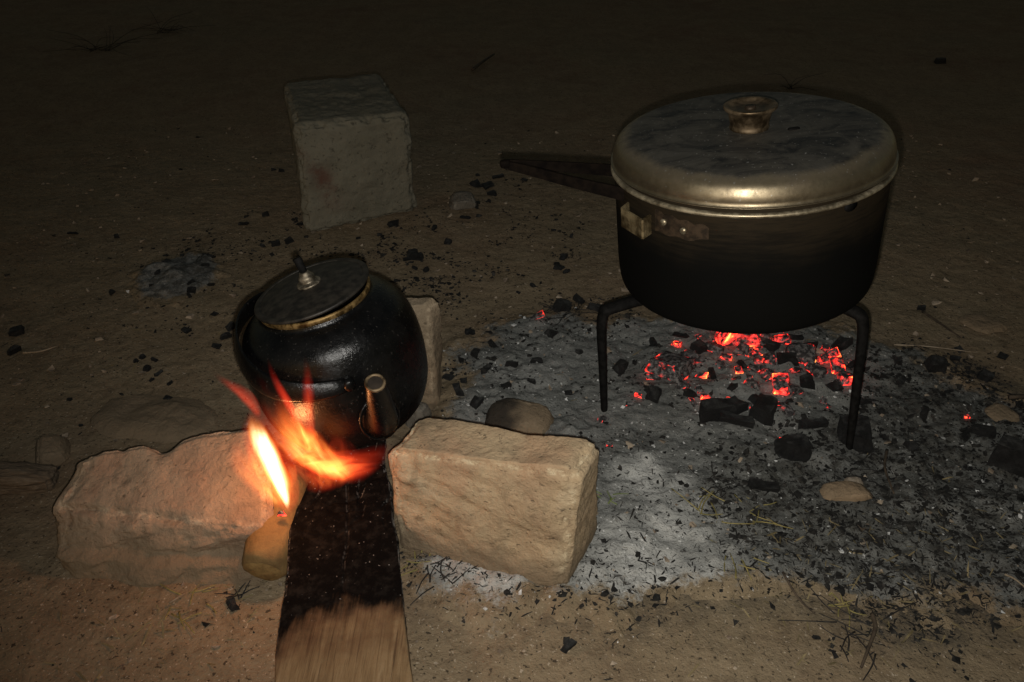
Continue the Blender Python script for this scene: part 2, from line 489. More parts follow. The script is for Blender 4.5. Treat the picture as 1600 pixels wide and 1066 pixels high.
def axis(lo, hi, st, far, g):
    a = list(np.arange(lo, hi + 1e-9, st)); s = st
    while a[-1] < far: s *= g; a.append(a[-1] + s)
    s = st
    while a[0] > -far: s *= g; a.insert(0, a[0] - s)
    return np.array(a)

def grid_mesh(xs, ys, zf):
    X, Y = np.meshgrid(xs, ys); P = np.c_[X.ravel(), Y.ravel(), np.zeros(X.size)]
    P[:, 2] = zf(P); nx, ny = len(xs), len(ys)
    i = np.arange(nx - 1)[None, :] + nx * np.arange(ny - 1)[:, None]; i = i.ravel()
    F = np.c_[i, i + 1, i + nx + 1, i + nx]
    m = bpy.data.meshes.new('sheet')
    m.vertices.add(len(P)); m.vertices.foreach_set('co', P.astype(np.float32).ravel())
    m.loops.add(F.size); m.loops.foreach_set('vertex_index', F.astype(np.int32).ravel())
    m.polygons.add(len(F)); m.polygons.foreach_set('loop_start', np.arange(0, F.size, 4, dtype=np.int32))
    m.update(calc_edges=True); m.validate()
    m.polygons.foreach_set('use_smooth', [True] * len(m.polygons))
    return m, P

def add_attr(m, name, v):
    a = m.attributes.new(name, 'FLOAT', 'POINT'); a.data.foreach_set('value', np.asarray(v, np.float32))

gm, gp = grid_mesh(axis(-.95, 1.0, .0048, 60, 1.12), axis(.33, 1.7, .0045, 60, 1.10), ground_z)
add_attr(gm, 'char', np.clip(char_amount(gp) * .9 + .55 * sstep(-.06, .02, poly_sd(gp, ASH_POLY)), 0, 1))
obj('ground', gm, SOIL, kind='structure', label='bare brown packed dirt ground', cat='ground')

def ash_h(P):
    s = poly_sd(P, ASH_POLY); Q = np.c_[P[:, :2], np.zeros(len(P))]
    s = s + fbm(Q, 14, 4, 20) * .05
    h = np.where(s > 0, .010 * (1 - np.exp(-np.maximum(s, 0) / .03)), np.maximum(s * .25, -.012))
    bumps = fbm(Q, 24, 4, 23) * .009 + fbm(Q, 75, 3, 25) * .0045 + fbm(Q, 160, 2, 27) * .002
    c = at(1180, 590); mound = .012 * np.exp(-((P[:, 0] - c.x) ** 2 + (P[:, 1] - c.y) ** 2) / .09 ** 2)
    return ground_z(P) + h + bumps * sstep(-.02, .02, s) + mound * sstep(0, .05, s)

xs = [p.x for p in ASH_POLY]; ys = [p.y for p in ASH_POLY]
am, ap = grid_mesh(np.arange(min(xs) - .04, max(xs) + .04, .0032), np.arange(min(ys) - .04, max(ys) + .04, .0032), ash_h)
pl = np.zeros(len(ap)); Qa = np.c_[ap[:, :2], np.zeros(len(ap))]
for c, r in PALE:
    dd = np.hypot(ap[:, 0] - c.x, ap[:, 1] - c.y) + fbm(Qa, 22, 5, 31) * .07
    pl = np.maximum(pl, sstep(r * 1.25, r * .1, dd))
add_attr(am, 'thin', sstep(.080, -.004, poly_sd(ap, ASH_POLY) + fbm(Qa, 14, 4, 20) * .05)); add_attr(am, 'pale', pl); add_attr(am, 'char', char_amount(ap))
obj('ash_bed', am, ASH, kind='stuff', label='grey wood ash spread under the tripod and around the stones', cat='ash')

def surf(x, y):
    p = np.array([[x, y, 0.]]); return max(float(ground_z(p)[0]), float(ash_h(p)[0]) if poly_sd(p, ASH_POLY)[0] > -.05 else -1)

# small old ash pile on the left
pc = at(278, 432)
def pile_h(P):
    dd = np.hypot((P[:, 0] - pc.x) / .072, (P[:, 1] - pc.y) / .085) + fbm(np.c_[P[:, :2], np.zeros(len(P))], 24, 4, 40) * .45
    return ground_z(P) + .018 * (1 - dd) + fbm(np.c_[P[:, :2], np.zeros(len(P))], 60, 3, 41) * .007
pm, pp = grid_mesh(np.arange(pc.x - .13, pc.x + .13, .004), np.arange(pc.y - .15, pc.y + .15, .004), pile_h)
add_attr(pm, 'pale', np.full(len(pp), .3)); add_attr(pm, 'char', np.full(len(pp), 1.0)); add_attr(pm, 'thin', sstep(.6, 1.05, np.hypot((pp[:, 0] - pc.x) / .072, (pp[:, 1] - pc.y) / .085)))
obj('ash_pile', pm, ASH, kind='stuff', label='small old heap of grey ash on the dirt left of the cement block', cat='ash')

# ------------------------------------------------------------------ stones of the hearth
ST_R = m_stone('brown_limestone', (.28, .195, .120), (.38, .285, .175), (.45, .36, .24), soot=.9)
ST_L = m_stone('tan_sandstone', (.225, .155, .104), (.31, .228, .155), (.38, .29, .20), soot=.9)
ST_D = m_stone('dull_fieldstone', (.15, .11, .07), (.21, .16, .105), (.26, .205, .14), soot=.9)
ST_G = m_stone('grey_pebble_stone', (.07, .067, .058), (.11, .105, .092), (.15, .143, .125), dirt=.25)

def soot_attr(m, fn):
    P = np.empty(len(m.vertices) * 3, np.float32); m.vertices.foreach_get('co', P); P = P.reshape(-1, 3)
    add_attr(m, 'soot', fn(P)); return m

def strata(amp, fz, tilt, seed, ax=2):
    def f(P, U, nn):
        q = P.copy(); q[:, 2] += q[:, 0] * tilt
        q[:, 0] *= .25; q[:, 1] *= .25
        ledge = fbm(q, fz, 3, seed)
        side = np.clip(1 - np.abs(nn[:, 2:3]), 0, 1)
        return P + nn * (np.round(ledge * 3) / 3 * .6 + ledge * .4)[:, None] * amp * side
    return f

# right-hand stone, standing on its long edge
c = [at(622, 862, -.004), at(882, 935, -.004), at(655, 800, -.004), at(935, 830, -.004),
     at(600, 702, .128), at(908, 738, .152), at(655, 647, .134), at(936, 690, .155)]
m = hexa(c, rnd=.08, amp=.006, freq=22, seed=3, chip=.008, n3=(110, 50, 80), extra=strata(.0022, 60, .25, 5))
soot_attr(m, lambda P: sstep(-.085, -.13, P[:, 0] + .02 * fbm(P, 40, 4, 8)) * .35 + .0)
obj('hearth_stone', m, ST_R, label='thick brown stone slab standing on edge right of the plank', cat='stone')

# left-hand rock, long and low, half sunk in the dirt
def left_extra(P, U, nn):
    P = strata(.007, 60, -.3, 15)(P, U, nn)
    nx = at(262, 690, .09).x
    notch = np.exp(-((P[:, 0] - nx) / .015) ** 2) * sstep(.55, 1, U[:, 1])
    P[:, 2] -= notch * .011
    P[:, 1] -= notch * .010
    led = sstep(.55, .40, U[:, 2]) * (U[:, 1] < .05)
    P[:, 1] -= led * .010 * (1 + fbm(P, 18, 3, 17))
    return P
c = [at(105, 905, -.014), at(420, 925, -.014), at(85, 800, -.014), at(440, 770, -.014),
     at(78, 790, .056), at(432, 830, .052), at(128, 708, .085), at(412, 655, .110)]
m = hexa(c, rnd=.10, amp=.009, freq=17, seed=12, chip=.011, n3=(130, 80, 60), extra=left_extra)
soot_attr(m, lambda P: sstep(-.30, -.255, P[:, 0] + .03 * fbm(P, 30, 4, 8)) * .25)
obj('hearth_stone', m, ST_L, label='long low tan rock left of the plank, half sunk in dirt and lit by flame', cat='stone')

# stone behind the kettle
c = [at(520, 640, -.01), at(684, 652, -.005), at(520, 590, -.01), at(690, 610, -.01),
     at(560, 485, .150), at(672, 478, .155), at(575, 455, .155), at(692, 466, .157)]
m = hexa(c, rnd=.13, amp=.006, freq=20, seed=22, n3=(50, 30, 60), extra=strata(.003, 45, .1, 25))
soot_attr(m, lambda P: sstep(-.12, -.16, P[:, 0] + .03 * fbm(P, 30, 4, 8)) * .5)
obj('hearth_stone', m, ST_D, label='upright brown stone behind the kettle, only its right end showing', cat='stone')

# cement block at the back
c = [at(477, 367), at(652, 330), at(478, 300), at(622, 275),
     at(459, 196, .198), at(641, 178, .198), at(440, 128, .200), at(592, 112, .198)]
c[2] = Vector((c[6].x + .01, c[6].y, -.01)); c[3] = Vector((c[7].x + .01, c[7].y, -.01)); c[0].z = c[1].z = -.005
m = hexa(c, rnd=.06, amp=.007, freq=30, seed=31, chip=.016, n3=(90, 80, 90))
P = np.empty(len(m.vertices) * 3, np.float32); m.vertices.foreach_get('co', P); P = P.reshape(-1, 3)
tt = np.clip((.165 - P[:, 2]) / .15, 0, 1)
add_attr(m, 'stain', np.exp(-((P[:, 0] - (-.352 + .05 * tt)) / .018) ** 2) * sstep(0, .2, tt) * sstep(1, .6, tt))
obj('cement_block', m, m_concrete(), label='squared pale cement block standing alone on the dirt at the back', cat='block')

# flat and small stones
def small_rock(px, py, wpx, dpx_m, h, rz, mat, label, seed, name='stone', sootf=None, group=None, n=(36, 22, 16), rnd=.3):
    p = at(px, py); k = mpp(py)
    m = hexa(boxc(0, 0, -h * .35, wpx * k, dpx_m, h * 1.35, 0, wpx * k * .05, seed, .75), rnd=rnd, amp=wpx * k * .05, freq=3.2 / (wpx * k), seed=seed, n3=n)
    if sootf: soot_attr(m, sootf)
    else: add_attr(m, 'soot', np.zeros(len(m.vertices)))
    return obj(name, m, mat, label=label, cat='stone', group=group, loc=(p.x, p.y, surf(p.x, p.y)), rot=(0, 0, rz))

small_rock(245, 652, 215, .10, .011, R(-14), ST_D, 'flat fish-shaped slab lying on dirt beyond the long low rock', 51, n=(60, 30, 12))
small_rock(82, 706, 54, .05, .018, R(20), ST_L, 'small angular tan stone beside the split log at left', 52)
small_rock(810, 664, 118, .06, .018, R(-8), ST_D, 'half blackened stone lying in ash behind the brown slab', 53, sootf=lambda P: sstep(.012, -.008, P[:, 0] + .02 * fbm(P, 40, 3, 3)))
small_rock(1318, 783, 80, .026, .009, R(4), m_stone('ochre_pebble', (.32, .21, .12), (.38, .26, .155), (.42, .3, .19), soot=.9), 'smooth tan pebble in the dark ash right of the tripod', 54,
           sootf=lambda P: sstep(.014, .026, P[:, 0] + .4 * P[:, 1]))
small_rock(1330, 768, 34, .014, .012, R(10), m_stone('chalk', (.45, .44, .41), (.5, .49, .46), (.55, .54, .5)), 'thin white stone chip behind the tan pebble', 55)
small_rock(722, 320, 44, .05, .022, R(15), ST_G, 'grey stone among charcoal below the pot handle', 56)
small_rock(1535, 505, 60, .06, .010, R(15), ST_D, 'dull brown stone half buried in dirt right of the pot', 57)
small_rock(655, 655, 40, .03, .03, R(-30), ST_G, 'pale grey stone chip wedged between kettle stone and brown slab', 58)
small_rock(1560, 660, 46, .04, .009, R(25), ST_D, 'tan stone half buried at the right picture edge', 59)

# split log at the left edge
lm_ = NB('grey_split_wood')
gr = lm_.noise(40, 6, .7, vec=lm_.scl(lm_.co, (.6, 5, 5)))
lm_.bump((gr, .9, .006)); LOGW = lm_.set(lm_.ramp(gr, [(.3, (.05, .036, .026)), (.55, (.17, .125, .085)), (.75, (.27, .215, .16))]), .9, spec=.2)
def log_extra(P, U, nn):
    q = P.copy(); q[:, 0] *= .12
    d = fbm(q, 90, 3, 66) * .006
    P = P + nn * d[:, None]; return P
c = [at(-90, 792, 0), at(86, 776, 0), at(-90, 742, 0), at(98, 735, 0), at(-90, 742, .032), at(78, 748, .028), at(-90, 712, .036), at(92, 722, .030)]
m = hexa(c, rnd=.2, amp=.005, freq=30, seed=61, n3=(70, 24, 20), extra=log_extra)
obj('split_log', m, LOGW, label='weathered split log poking in from the left edge', cat='log')

# ------------------------------------------------------------------ plank and firewood in the fire
n0 = at(430, 1062, .040); f0 = at(452, 775, .048); n1 = at(645, 1066, .040); f1 = at(606, 742, .048)
ax0 = (f0 - n0); ax1 = (f1 - n1)
def ext(a, d, t): return a + d * t
c = [None] * 8
for top in (0, 1):
    pts = [ext(n0, ax0, -.9), ext(n1, ax1, -.7), ext(f0, ax0, .28), ext(f1, ax1, .32)]
    for k, p in enumerate(pts): c[k + 4 * top] = Vector((p.x, p.y, p.z if top else p.z - .034))
def plank_extra(P, U, nn):
    t = sstep(.52, .62, P[:, 1] + .0)          # along
    ch = plank_char(P)
    topf = (U[:, 2] > .99)
    cx = -.142 + (.42 - P[:, 1]) * .13 + .0012 * np.sin(P[:, 1] * 60) + .0015 * vn(P, 70, 4)
    crack = np.exp(-((P[:, 0] - cx) / .0013) ** 2) * (.3 + .7 * ch) * sstep(.40, .45, P[:, 1])
    q = np.c_[P[:, 0] * .6, P[:, 1], P[:, 2] * 0]
    cell = np.abs(vn(q, 48, 71)); cell2 = np.abs(vn(np.c_[P[:, 0], P[:, 1] * .5, P[:, 2] * 0], 55, 72))
    al = (sstep(.10, .0, cell) + sstep(.08, .0, cell2)) * ch * sstep(.50, .60, P[:, 1])
    P[:, 2] -= topf * (crack * .0018 + al * .0022)
    side = (np.abs(nn[:, 0]) > .6)
    P[:, 0] += side * fbm(P * np.array([1, .3, 1]), 60, 4, 73) * .005 * (.2 + ch)
    return P
def plank_char(P):
    # char front runs diagonally: further down on the left edge
    edge = .455 + .26 * np.clip(-.148 - P[:, 0], -.1, .0) * -.12 - .95 * np.clip(-.158 - P[:, 0], 0, .1)
    return sstep(-.055, .050, P[:, 1] - edge + fbm(P, 32, 4, 70) * .030)
m = hexa(c, rnd=.02, amp=.0012, freq=30, seed=63, n3=(90, 330, 10), extra=plank_extra)
P = np.empty(len(m.vertices) * 3, np.float32); m.vertices.foreach_get('co', P); P = P.reshape(-1, 3)
add_attr(m, 'char', plank_char(P))
nrm = np.empty(len(m.vertices) * 3, np.float32); m.vertices.foreach_get('normal', nrm); nrm = nrm.reshape(-1, 3)
add_attr(m, 'ashy', sstep(.5, .8, np.abs(nrm[:, 0])) * plank_char(P))
obj('wooden_plank', m, m_wood_plank(), label='wooden plank charred black at the fire end with bare wood toward the viewer', cat='plank')

# yellowish firewood stub left of the plank
yw = NB('yellow_firewood')
g1 = yw.noise(30, 5, .65); g2 = yw.noise(120, 5, .7)
yc = yw.ramp(g1, [(.3, (.10, .06, .025)), (.55, (.19, .12, .047)), (.75, (.15, .10, .05))])
yc = yw.mix(yw.mapr(g2, .55, .75, 0, .7), yc, (.09, .065, .03))
yw.bump((g1, .4, .005), (g2, .5, .0015)); YW = yw.set(yc, .85, spec=.2)
e0, e1 = at(413, 888, .019), at(452, 775, .040)
ldir = (e1 - e0).normalized()
pth = [e0 + ldir * t for t in (-.003, 0.0, .004, .02, .04, .06, .08, .105)]
m = tube(pth, [.0185, .0215, .0228, .0232, .0225, .021, .0195, .017], 30)
for v in m.vertices:
    p_ = np.array([tuple(v.co)]); d = float(fbm(p_, 55, 4, 80)[0]); v.co += Vector((d * .004, d * .001, d * .004 + (.004 if v.co.z > e0.z + .012 else 0)))
flog = obj('firewood_log', m, YW, label='short firewood log end between the long low rock and the plank', cat='firewood')
cw = NB('cut_wood_end'); rg = cw.noise(70, 4, .7)
CUTW = cw.set(cw.mix(cw.mapr(rg, .4, .65), (.24, .155, .06), (.15, .09, .035)), .85, spec=.15); cw.bump((rg, .6, .003))
disc = [(0, .0016), (.008, .0012), (.0150, .0006), (.0183, -.0008)]
o = obj('cut_end', lathe(disc, 26, wob=lambda a, z: .05 * math.sin(3 * a) + .03 * math.sin(7 * a)), CUTW, flog, loc=pth[0] - ldir * .0012); o.rotation_euler = Vector((0, 0, 1)).rotation_difference(-ldir).to_euler()

# ------------------------------------------------------------------ tripod
IRON = m_plain('sooty_iron', (.0035, .0034, .0032), (.009, .0085, .008), .7, .0, 140, .5, .0015, .08)
feet = [at(945, 645, .0), at(1328, 705, .0)]
mid = (feet[0] + feet[1]) / 2; dv = feet[1] - feet[0]; perp = Vector((-dv.y, dv.x, 0))
feet.append(mid + perp * .866)
TC = (feet[0] + feet[1] + feet[2]) / 3
RZ = .168
LEAN = Matrix.Rotation(R(-6.0), 4, 'Y')
trip = obj('iron_tripod', None, label='black iron three-legged cooking stand over glowing coals', cat='tripod', loc=(TC.x, TC.y, 0))
rr = .104
TOP = Vector((-.006, 0, RZ))
def lean(v): return TOP + (LEAN @ (Vector(v) - Vector((0, 0, RZ))))
ring = [lean((rr * math.cos(2 * math.pi * k / 64), rr * math.sin(2 * math.pi * k / 64), RZ)) for k in range(65)]
obj('ring', tube(ring, .0055, 10, cap=False), IRON, trip)
for k, f in enumerate(feet):
    d = Vector((f.x - TC.x, f.y - TC.y, 0)); L = d.length; u = d / L
    zf = surf(f.x, f.y) - .014
    L2 = L - (.018 if k == 1 else -.010 if k == 0 else .006)
    t5 = lean(u * L2 + Vector((0, 0, RZ - .028))); ft = d + Vector((0, 0, zf))
    path = [lean(u * (rr - .004) + Vector((0, 0, RZ - .001))), lean(u * (rr + .006) + Vector((0, 0, RZ + .002))), lean(u * (L2 - .013) + Vector((0, 0, RZ - .001))),
            lean(u * (L2 - .0035) + Vector((0, 0, RZ - .007))), t5, t5.lerp(ft, .33), t5.lerp(ft, .66), ft]
    sp = spline(path, 7); nn_ = len(sp)
    obj('leg', tube(sp, [.0084 - .0038 * (i / nn_) ** 1.3 for i in range(nn_)], 12, squash=(1.1, .85)), IRON, trip)

# ------------------------------------------------------------------ cooking pot
PZ = RZ + .0082
pot = obj('cooking_pot', None, label='large soot-blackened round metal pot with lid standing on the tripod', cat='pot', loc=Vector((TC.x, TC.y, 0)) + TOP + LEAN @ Vector((0, 0, .0056)), rot=(0, R(-6.0), 0), scale=.98)
PB, LID = m_pot_body(), m_lid()
BRASS = m_metal('tarnished_brass', (.085, .060, .034), (.15, .11, .066), .4, 60)
STEEL = m_metal('dull_steel', (.30, .25, .165), (.42, .36, .25), .34, 40)
BRASS2 = m_metal('worn_brass_clasp', (.17, .125, .065), (.30, .235, .13), .36, 35)
DARKM = m_plain('burnt_metal', (.03, .022, .015), (.085, .058, .036), .6, .6, 100, .4, .001)
prof = rounded([(0, 0), (.1425, 0), (.1455, .026), (.1465, .139), (.1465, .1405)], 8, .021)
inner = [(.1445, .1405), (.1440, .1545), (.1425, .1545), (.1425, .10), (.13, .01), (0, .006)]
obj('body', lathe(prof + inner, 128, wob=lambda a, z: .0016 * math.sin(3 * a + 1) + .001 * math.sin(7 * a)), PB, pot)
rim = [(.1470 + .0036 * math.cos(t), .1420 + .0026 * math.sin(t)) for t in np.linspace(0, 2 * math.pi, 14)[:-1]]
obj('rim', lathe(rim, 128, True), STEEL, pot)
lp = [(0, .1790), (.05, .1788), (.10, .1780), (.132, .1768), (.1432, .1705), (.1476, .1590), (.1478, .1505)]
lp = rounded(lp, 6, .010) + [(.1486, .1503), (.1500, .1506), (.1502, .1498), (.1485, .1490), (.1465, .150), (.145, .158), (.13, .172), (0, .175)]
lid = obj('lid', lathe(lp, 144, wob=lambda a, z: .0012 * math.sin(2 * a + .4) + .0007 * math.sin(5 * a)), LID, pot)
kp = rounded([(0, .1750), (.0175, .1752), (.0185, .1775), (.0175, .180), (.0200, .192), (.0245, .1955), (.0245, .1985), (.021, .1985), (.018, .1955), (0, .1945)], 3, .002)
obj('knob', lathe(kp, 48), BRASS, lid, loc=(-.002, -.004, -.022), scale=(1.14, 1.14, 1.14))
obj('knob_bolt', tube([(0, 0, .1945), (0, 0, .199)], .006, 6), DARKM, lid, loc=(-.002, -.004, .0035))
obj('vent_cover', hexa(boxc(.040, -.022, .1780, .013, .005, .0025, R(10)), 3, .2, 0), IRON, lid)
# forked strap handle on the left
def strap(pts, wd, th, n=6):
    """flat strap: vertical face of height wd"""
    sp = spline(pts, n); V = []; F = []
    for i, p in enumerate(sp):
        t = (sp[min(i + 1, len(sp) - 1)] - sp[max(i - 1, 0)]).normalized()
        s_ = t.cross(Vector((0, 0, 1))).normalized(); u = s_.cross(t).normalized()
        hw = wd[0] + (wd[1] - wd[0]) * i / (len(sp) - 1)
        for a, b in ((-1, -1), (1, -1), (1, 1), (-1, 1)): V.append(p + u * hw * .5 * b + s_ * th * .5 * a)
    for i in range(len(sp) - 1):
        for j in range(4): F.append((i * 4 + j, i * 4 + (j + 1) % 4, i * 4 + 4 + (j + 1) % 4, i * 4 + 4 + j))
    F += [(3, 2, 1, 0), tuple(len(V) - 4 + k for k in range(4))]
    m = mesh('strap', V, F, False)
    return m
HM = m_plain('rusty_strap', (.004, .003, .0026), (.010, .007, .005), .8, 0., 80, .4, .001, .04)
HZ = .140
h1 = obj('handle', strap([(-.139, .034, HZ - .010), (-.19, .021, HZ + .004), (-.250, .006, HZ + .020), (-.268, .001, HZ + .025)], (.014, .008), .0034), HM, pot)
obj('handle_fork', strap([(-.1395, -.036, HZ - .010), (-.19, -.023, HZ + .003), (-.250, -.004, HZ + .019), (-.268, -.003, HZ + .0245)], (.015, .008), .0034), HM, h1)
obj('handle_tip', hexa(boxc(-.267, -.001, HZ + .0205, .012, .009, .009), 6, .3, .0004, 200, 3), HM, h1)
# clasp loop and torn mounting plate at the front left of the wall
def on_wall(ang, z, off=0.0): return Vector(((.1442 + off) * math.cos(ang), (.1442 + off) * math.sin(ang), z))
def wall_plate(a0, a1, z0, z1, th, n=14, jag=None, zt=None):
    V = []; F = []
    for i in range(n + 1):
        t = i / n; a = a0 + (a1 - a0) * t
        lo = z0 + (jag(t)[0] if jag else 0); hi = z1 + (jag(t)[1] if jag else 0)
        for z, o in ((lo, .0), (lo, th), (hi, th), (hi, .0)): V.append(on_wall(a, z, o))
    for i in range(n):
        for j in range(4): F.append((i * 4 + j, i * 4 + 4 + j, i * 4 + 4 + (j + 1) % 4, i * 4 + (j + 1) % 4))
    F += [(0, 1, 2, 3), tuple(n * 4 + k for k in (3, 2, 1, 0))]
    m = mesh('plate', V, F, False)
    bm = bmesh.new(); bm.from_mesh(m); bmesh.ops.recalc_face_normals(bm, faces=bm.faces); bm.to_mesh(m); bm.free(); return m
obj('mounting_plate', wall_plate(R(218), R(242), .110, .134, .0030, 16, lambda t: (.010 * max(0, t - .75) * 2 + .001 * math.sin(17 * t), -.006 * t + .0015 * math.sin(23 * t))), DARKM, pot)
ca0, ca1 = R(199), R(215)
A, B = on_wall(ca0, .115, .001), on_wall(ca1, .115, .001)
A2, B2 = on_wall(ca0 + .06, .115, .014), on_wall(ca1 + .02, .115, .016)
clasp = obj('clasp', strap([A, A.lerp(A2, .8), A2, A2.lerp(B2, .1), A2.lerp(B2, .5), A2.lerp(B2, .9), B2, B2.lerp(B, .2), B], (.0215, .0215), .0026, 5), BRASS2, pot)
for ang, z in ((R(223), .124), (R(232), .120)):
    p = on_wall(ang, z, .003)
    obj('rivet', tube([p, p + Vector((math.cos(ang), math.sin(ang), 0)) * .003], .0035, 10), STEEL, pot)
pl_ = on_wall(R(297), .136, .0)
obj('rivet', tube([pl_, pl_ + Vector((math.cos(R(297)), math.sin(R(297)), 0)) * .003], .008, 14, squash=(1, .7)), IRON, pot)  # small flat black disc on the wall below the rim

# ------------------------------------------------------------------ kettle
KM = m_kettle()
kb = Vector((-.163, .672, .095))
ket = obj('kettle', None, label='round black sooty kettle tilted over the fire between the stones', cat='kettle', loc=kb, rot=(R(0), R(-11), R(0)), scale=(.93, .93, 1.07))
kprof = [(0, -.004), (.058, -.004), (.081, .004), (.095, .028), (.0995, .060), (.0985, .088), (.090, .112), (.074, .1235), (.0595, .1275), (.0575, .133)]
kprof = [(r * (.955 if z < .125 else 1), z) for r, z in kprof]
kprof = rounded(kprof, 6, .02) + [(.0545, .133), (.0545, .11), (.09, .08), (.09, .04), (.05, .006), (0, .005)]
obj('body', lathe(kprof, 112, wob=lambda a, z: .003 * math.sin(2 * a + 1) + .0018 * math.sin(5 * a + 10 * z)), KM, ket)
BR = m_metal('sooted_brass_collar', (.10, .062, .022), (.26, .17, .065), .42)
col_ = [(.0575, .1305), (.0592, .1312), (.0598, .1345), (.0590, .1365), (.0572, .1365)]
obj('collar', lathe(col_, 96, True), BR, ket)
KL = m_plain('sooted_lid', (.012, .0105, .0085), (.036, .031, .024), .55, .35, 90, .35, .001, .4)
klp = rounded([(0, .1455), (.03, .1445), (.05, .1418), (.0555, .1398), (.0560, .1408), (.0615, .1402), (.0620, .1375), (.0575, .1368), (.03, .139), (0, .14)], 3, .0012)
klid = obj('lid', lathe(klp, 112, wob=lambda a, z: .002 * math.sin(3 * a)), KL, ket, loc=Vector((0, 0, .1385)) - Matrix.Rotation(R(-3.5), 3, 'Y') @ Vector((0, 0, .137)), rot=(0, R(-3.5), 0))
kn = rounded([(0, .144), (.0125, .1445), (.0128, .1465), (.0085, .1485), (.0085, .1525), (.0065, .1545), (.0045, .1575), (0, .158)], 3, .001)
kno = obj('knob', lathe(kn, 32), m_metal('knob_ring_metal', (.13, .11, .08), (.27, .23, .17), .4), klid)
obj('knob_stem', tube([(0, 0, .155), (-.0005, 0, .163), (-.0015, .001, .171)], [.0036, .0042, .0046], 10), IRON, klid)
# spout, toward the viewer and a little to the right
sa = R(-58)
sd_ = Vector((math.cos(sa), math.sin(sa), 0)); up = Vector((0, 0, 1))
spath = spline([sd_ * .080 + up * .036, sd_ * .100 + up * .040, sd_ * .113 + up * .056, sd_ * .122 + up * .077, sd_ * .129 + up * .094], 6)
srad = [.021 - .0115 * (i / (len(spath) - 1)) ** .8 for i in range(len(spath))]
spo = obj('spout', tube(spath, srad, 24), KM, ket)
tip = spath[-1]; tdir = (spath[-1] - spath[-3]).normalized()
q = Vector((0, 0, 1)).rotation_difference(tdir)
tor = [(.0086 + .0016 * math.cos(t), .0016 * math.sin(t)) for t in np.linspace(0, 2 * math.pi, 10)[:-1]]
o = obj('spout_rim', lathe(tor, 32, True), m_metal('copper_rim', (.10, .07, .04), (.20, .145, .085), .45), spo, loc=tip); o.rotation_euler = q.to_euler()
o = obj('spout_mouth', lathe([(0, .0005), (.0075, .0004), (.0085, 0)], 24), m_plain('spout_dark_cap', (.012, .008, .005), (.022, .015, .009), .9), spo, loc=tip); o.rotation_euler = q.to_euler()  # flat dark disc painted as the shade inside the spout opening
cb = sd_ * .0965 + up * .040
ctor = [(.0205 + .0015 * math.cos(t), .0015 * math.sin(t)) for t in np.linspace(0, 2 * math.pi, 10)[:-1]]
o = obj('spout_collar', lathe(ctor, 36, True), KM, spo, loc=cb); o.rotation_euler = Vector((0, 0, 1)).rotation_difference((sd_ + up * .1).normalized()).to_euler()
# bail handle lying over to the left
ba = R(-68)
p1 = Vector((math.cos(ba), math.sin(ba), 0)) * .098 + up * .086
p2 = Vector((math.cos(ba + math.pi), math.sin(ba + math.pi), 0)) * .086 + up * .112
lv = Vector((math.cos(ba - math.pi / 2), math.sin(ba - math.pi / 2), 0))
mid_ = (p1 + p2) / 2; half = (p1 - p2) / 2
arc = []
for k in range(29):
    t = math.pi * k / 28
    arc.append(mid_ + half * math.cos(t) * (1 + .12 * math.sin(t) ** 2) + lv * .0905 * math.sin(t) ** .8 + up * (.012 * math.sin(t)))
def band(path, hw, th):
    V = []; F = []
    for i, p in enumerate(path):
        t = (path[min(i + 1, len(path) - 1)] - path[max(i - 1, 0)]).normalized()
        s_ = t.cross(up).normalized(); u = (up * .92 + s_ * .38).normalized(); s2 = t.cross(u).normalized()
        h = hw * (.45 + .55 * math.sin(math.pi * i / (len(path) - 1)) ** .5)
        for k in range(10):
            a = 2 * math.pi * k / 10; V.append(p + u * h * math.cos(a) + s2 * th * math.sin(a))
    n = 10
    for i in range(len(path) - 1):
        for j in range(n): F.append((i * n + j, i * n + (j + 1) % n, (i + 1) * n + (j + 1) % n, (i + 1) * n + j))
    F += [tuple(range(n)), tuple(len(V) - n + k for k in range(n - 1, -1, -1))]
    m = mesh('band', V, F)
    bm = bmesh.new(); bm.from_mesh(m); bmesh.ops.recalc_face_normals(bm, faces=bm.faces); bm.to_mesh(m); bm.free(); return m
obj('bail_handle', band(arc, .012, .0022), KM, ket)
for p, s_ in ((p1, 1), (p2, -1)):
    dd = Vector((math.cos(ba), math.sin(ba), 0)) * s_
    obj('rivet', tube([p - dd * .006, p + dd * .003, p + dd * .005], [.006, .006, .004], 14), KM, ket)

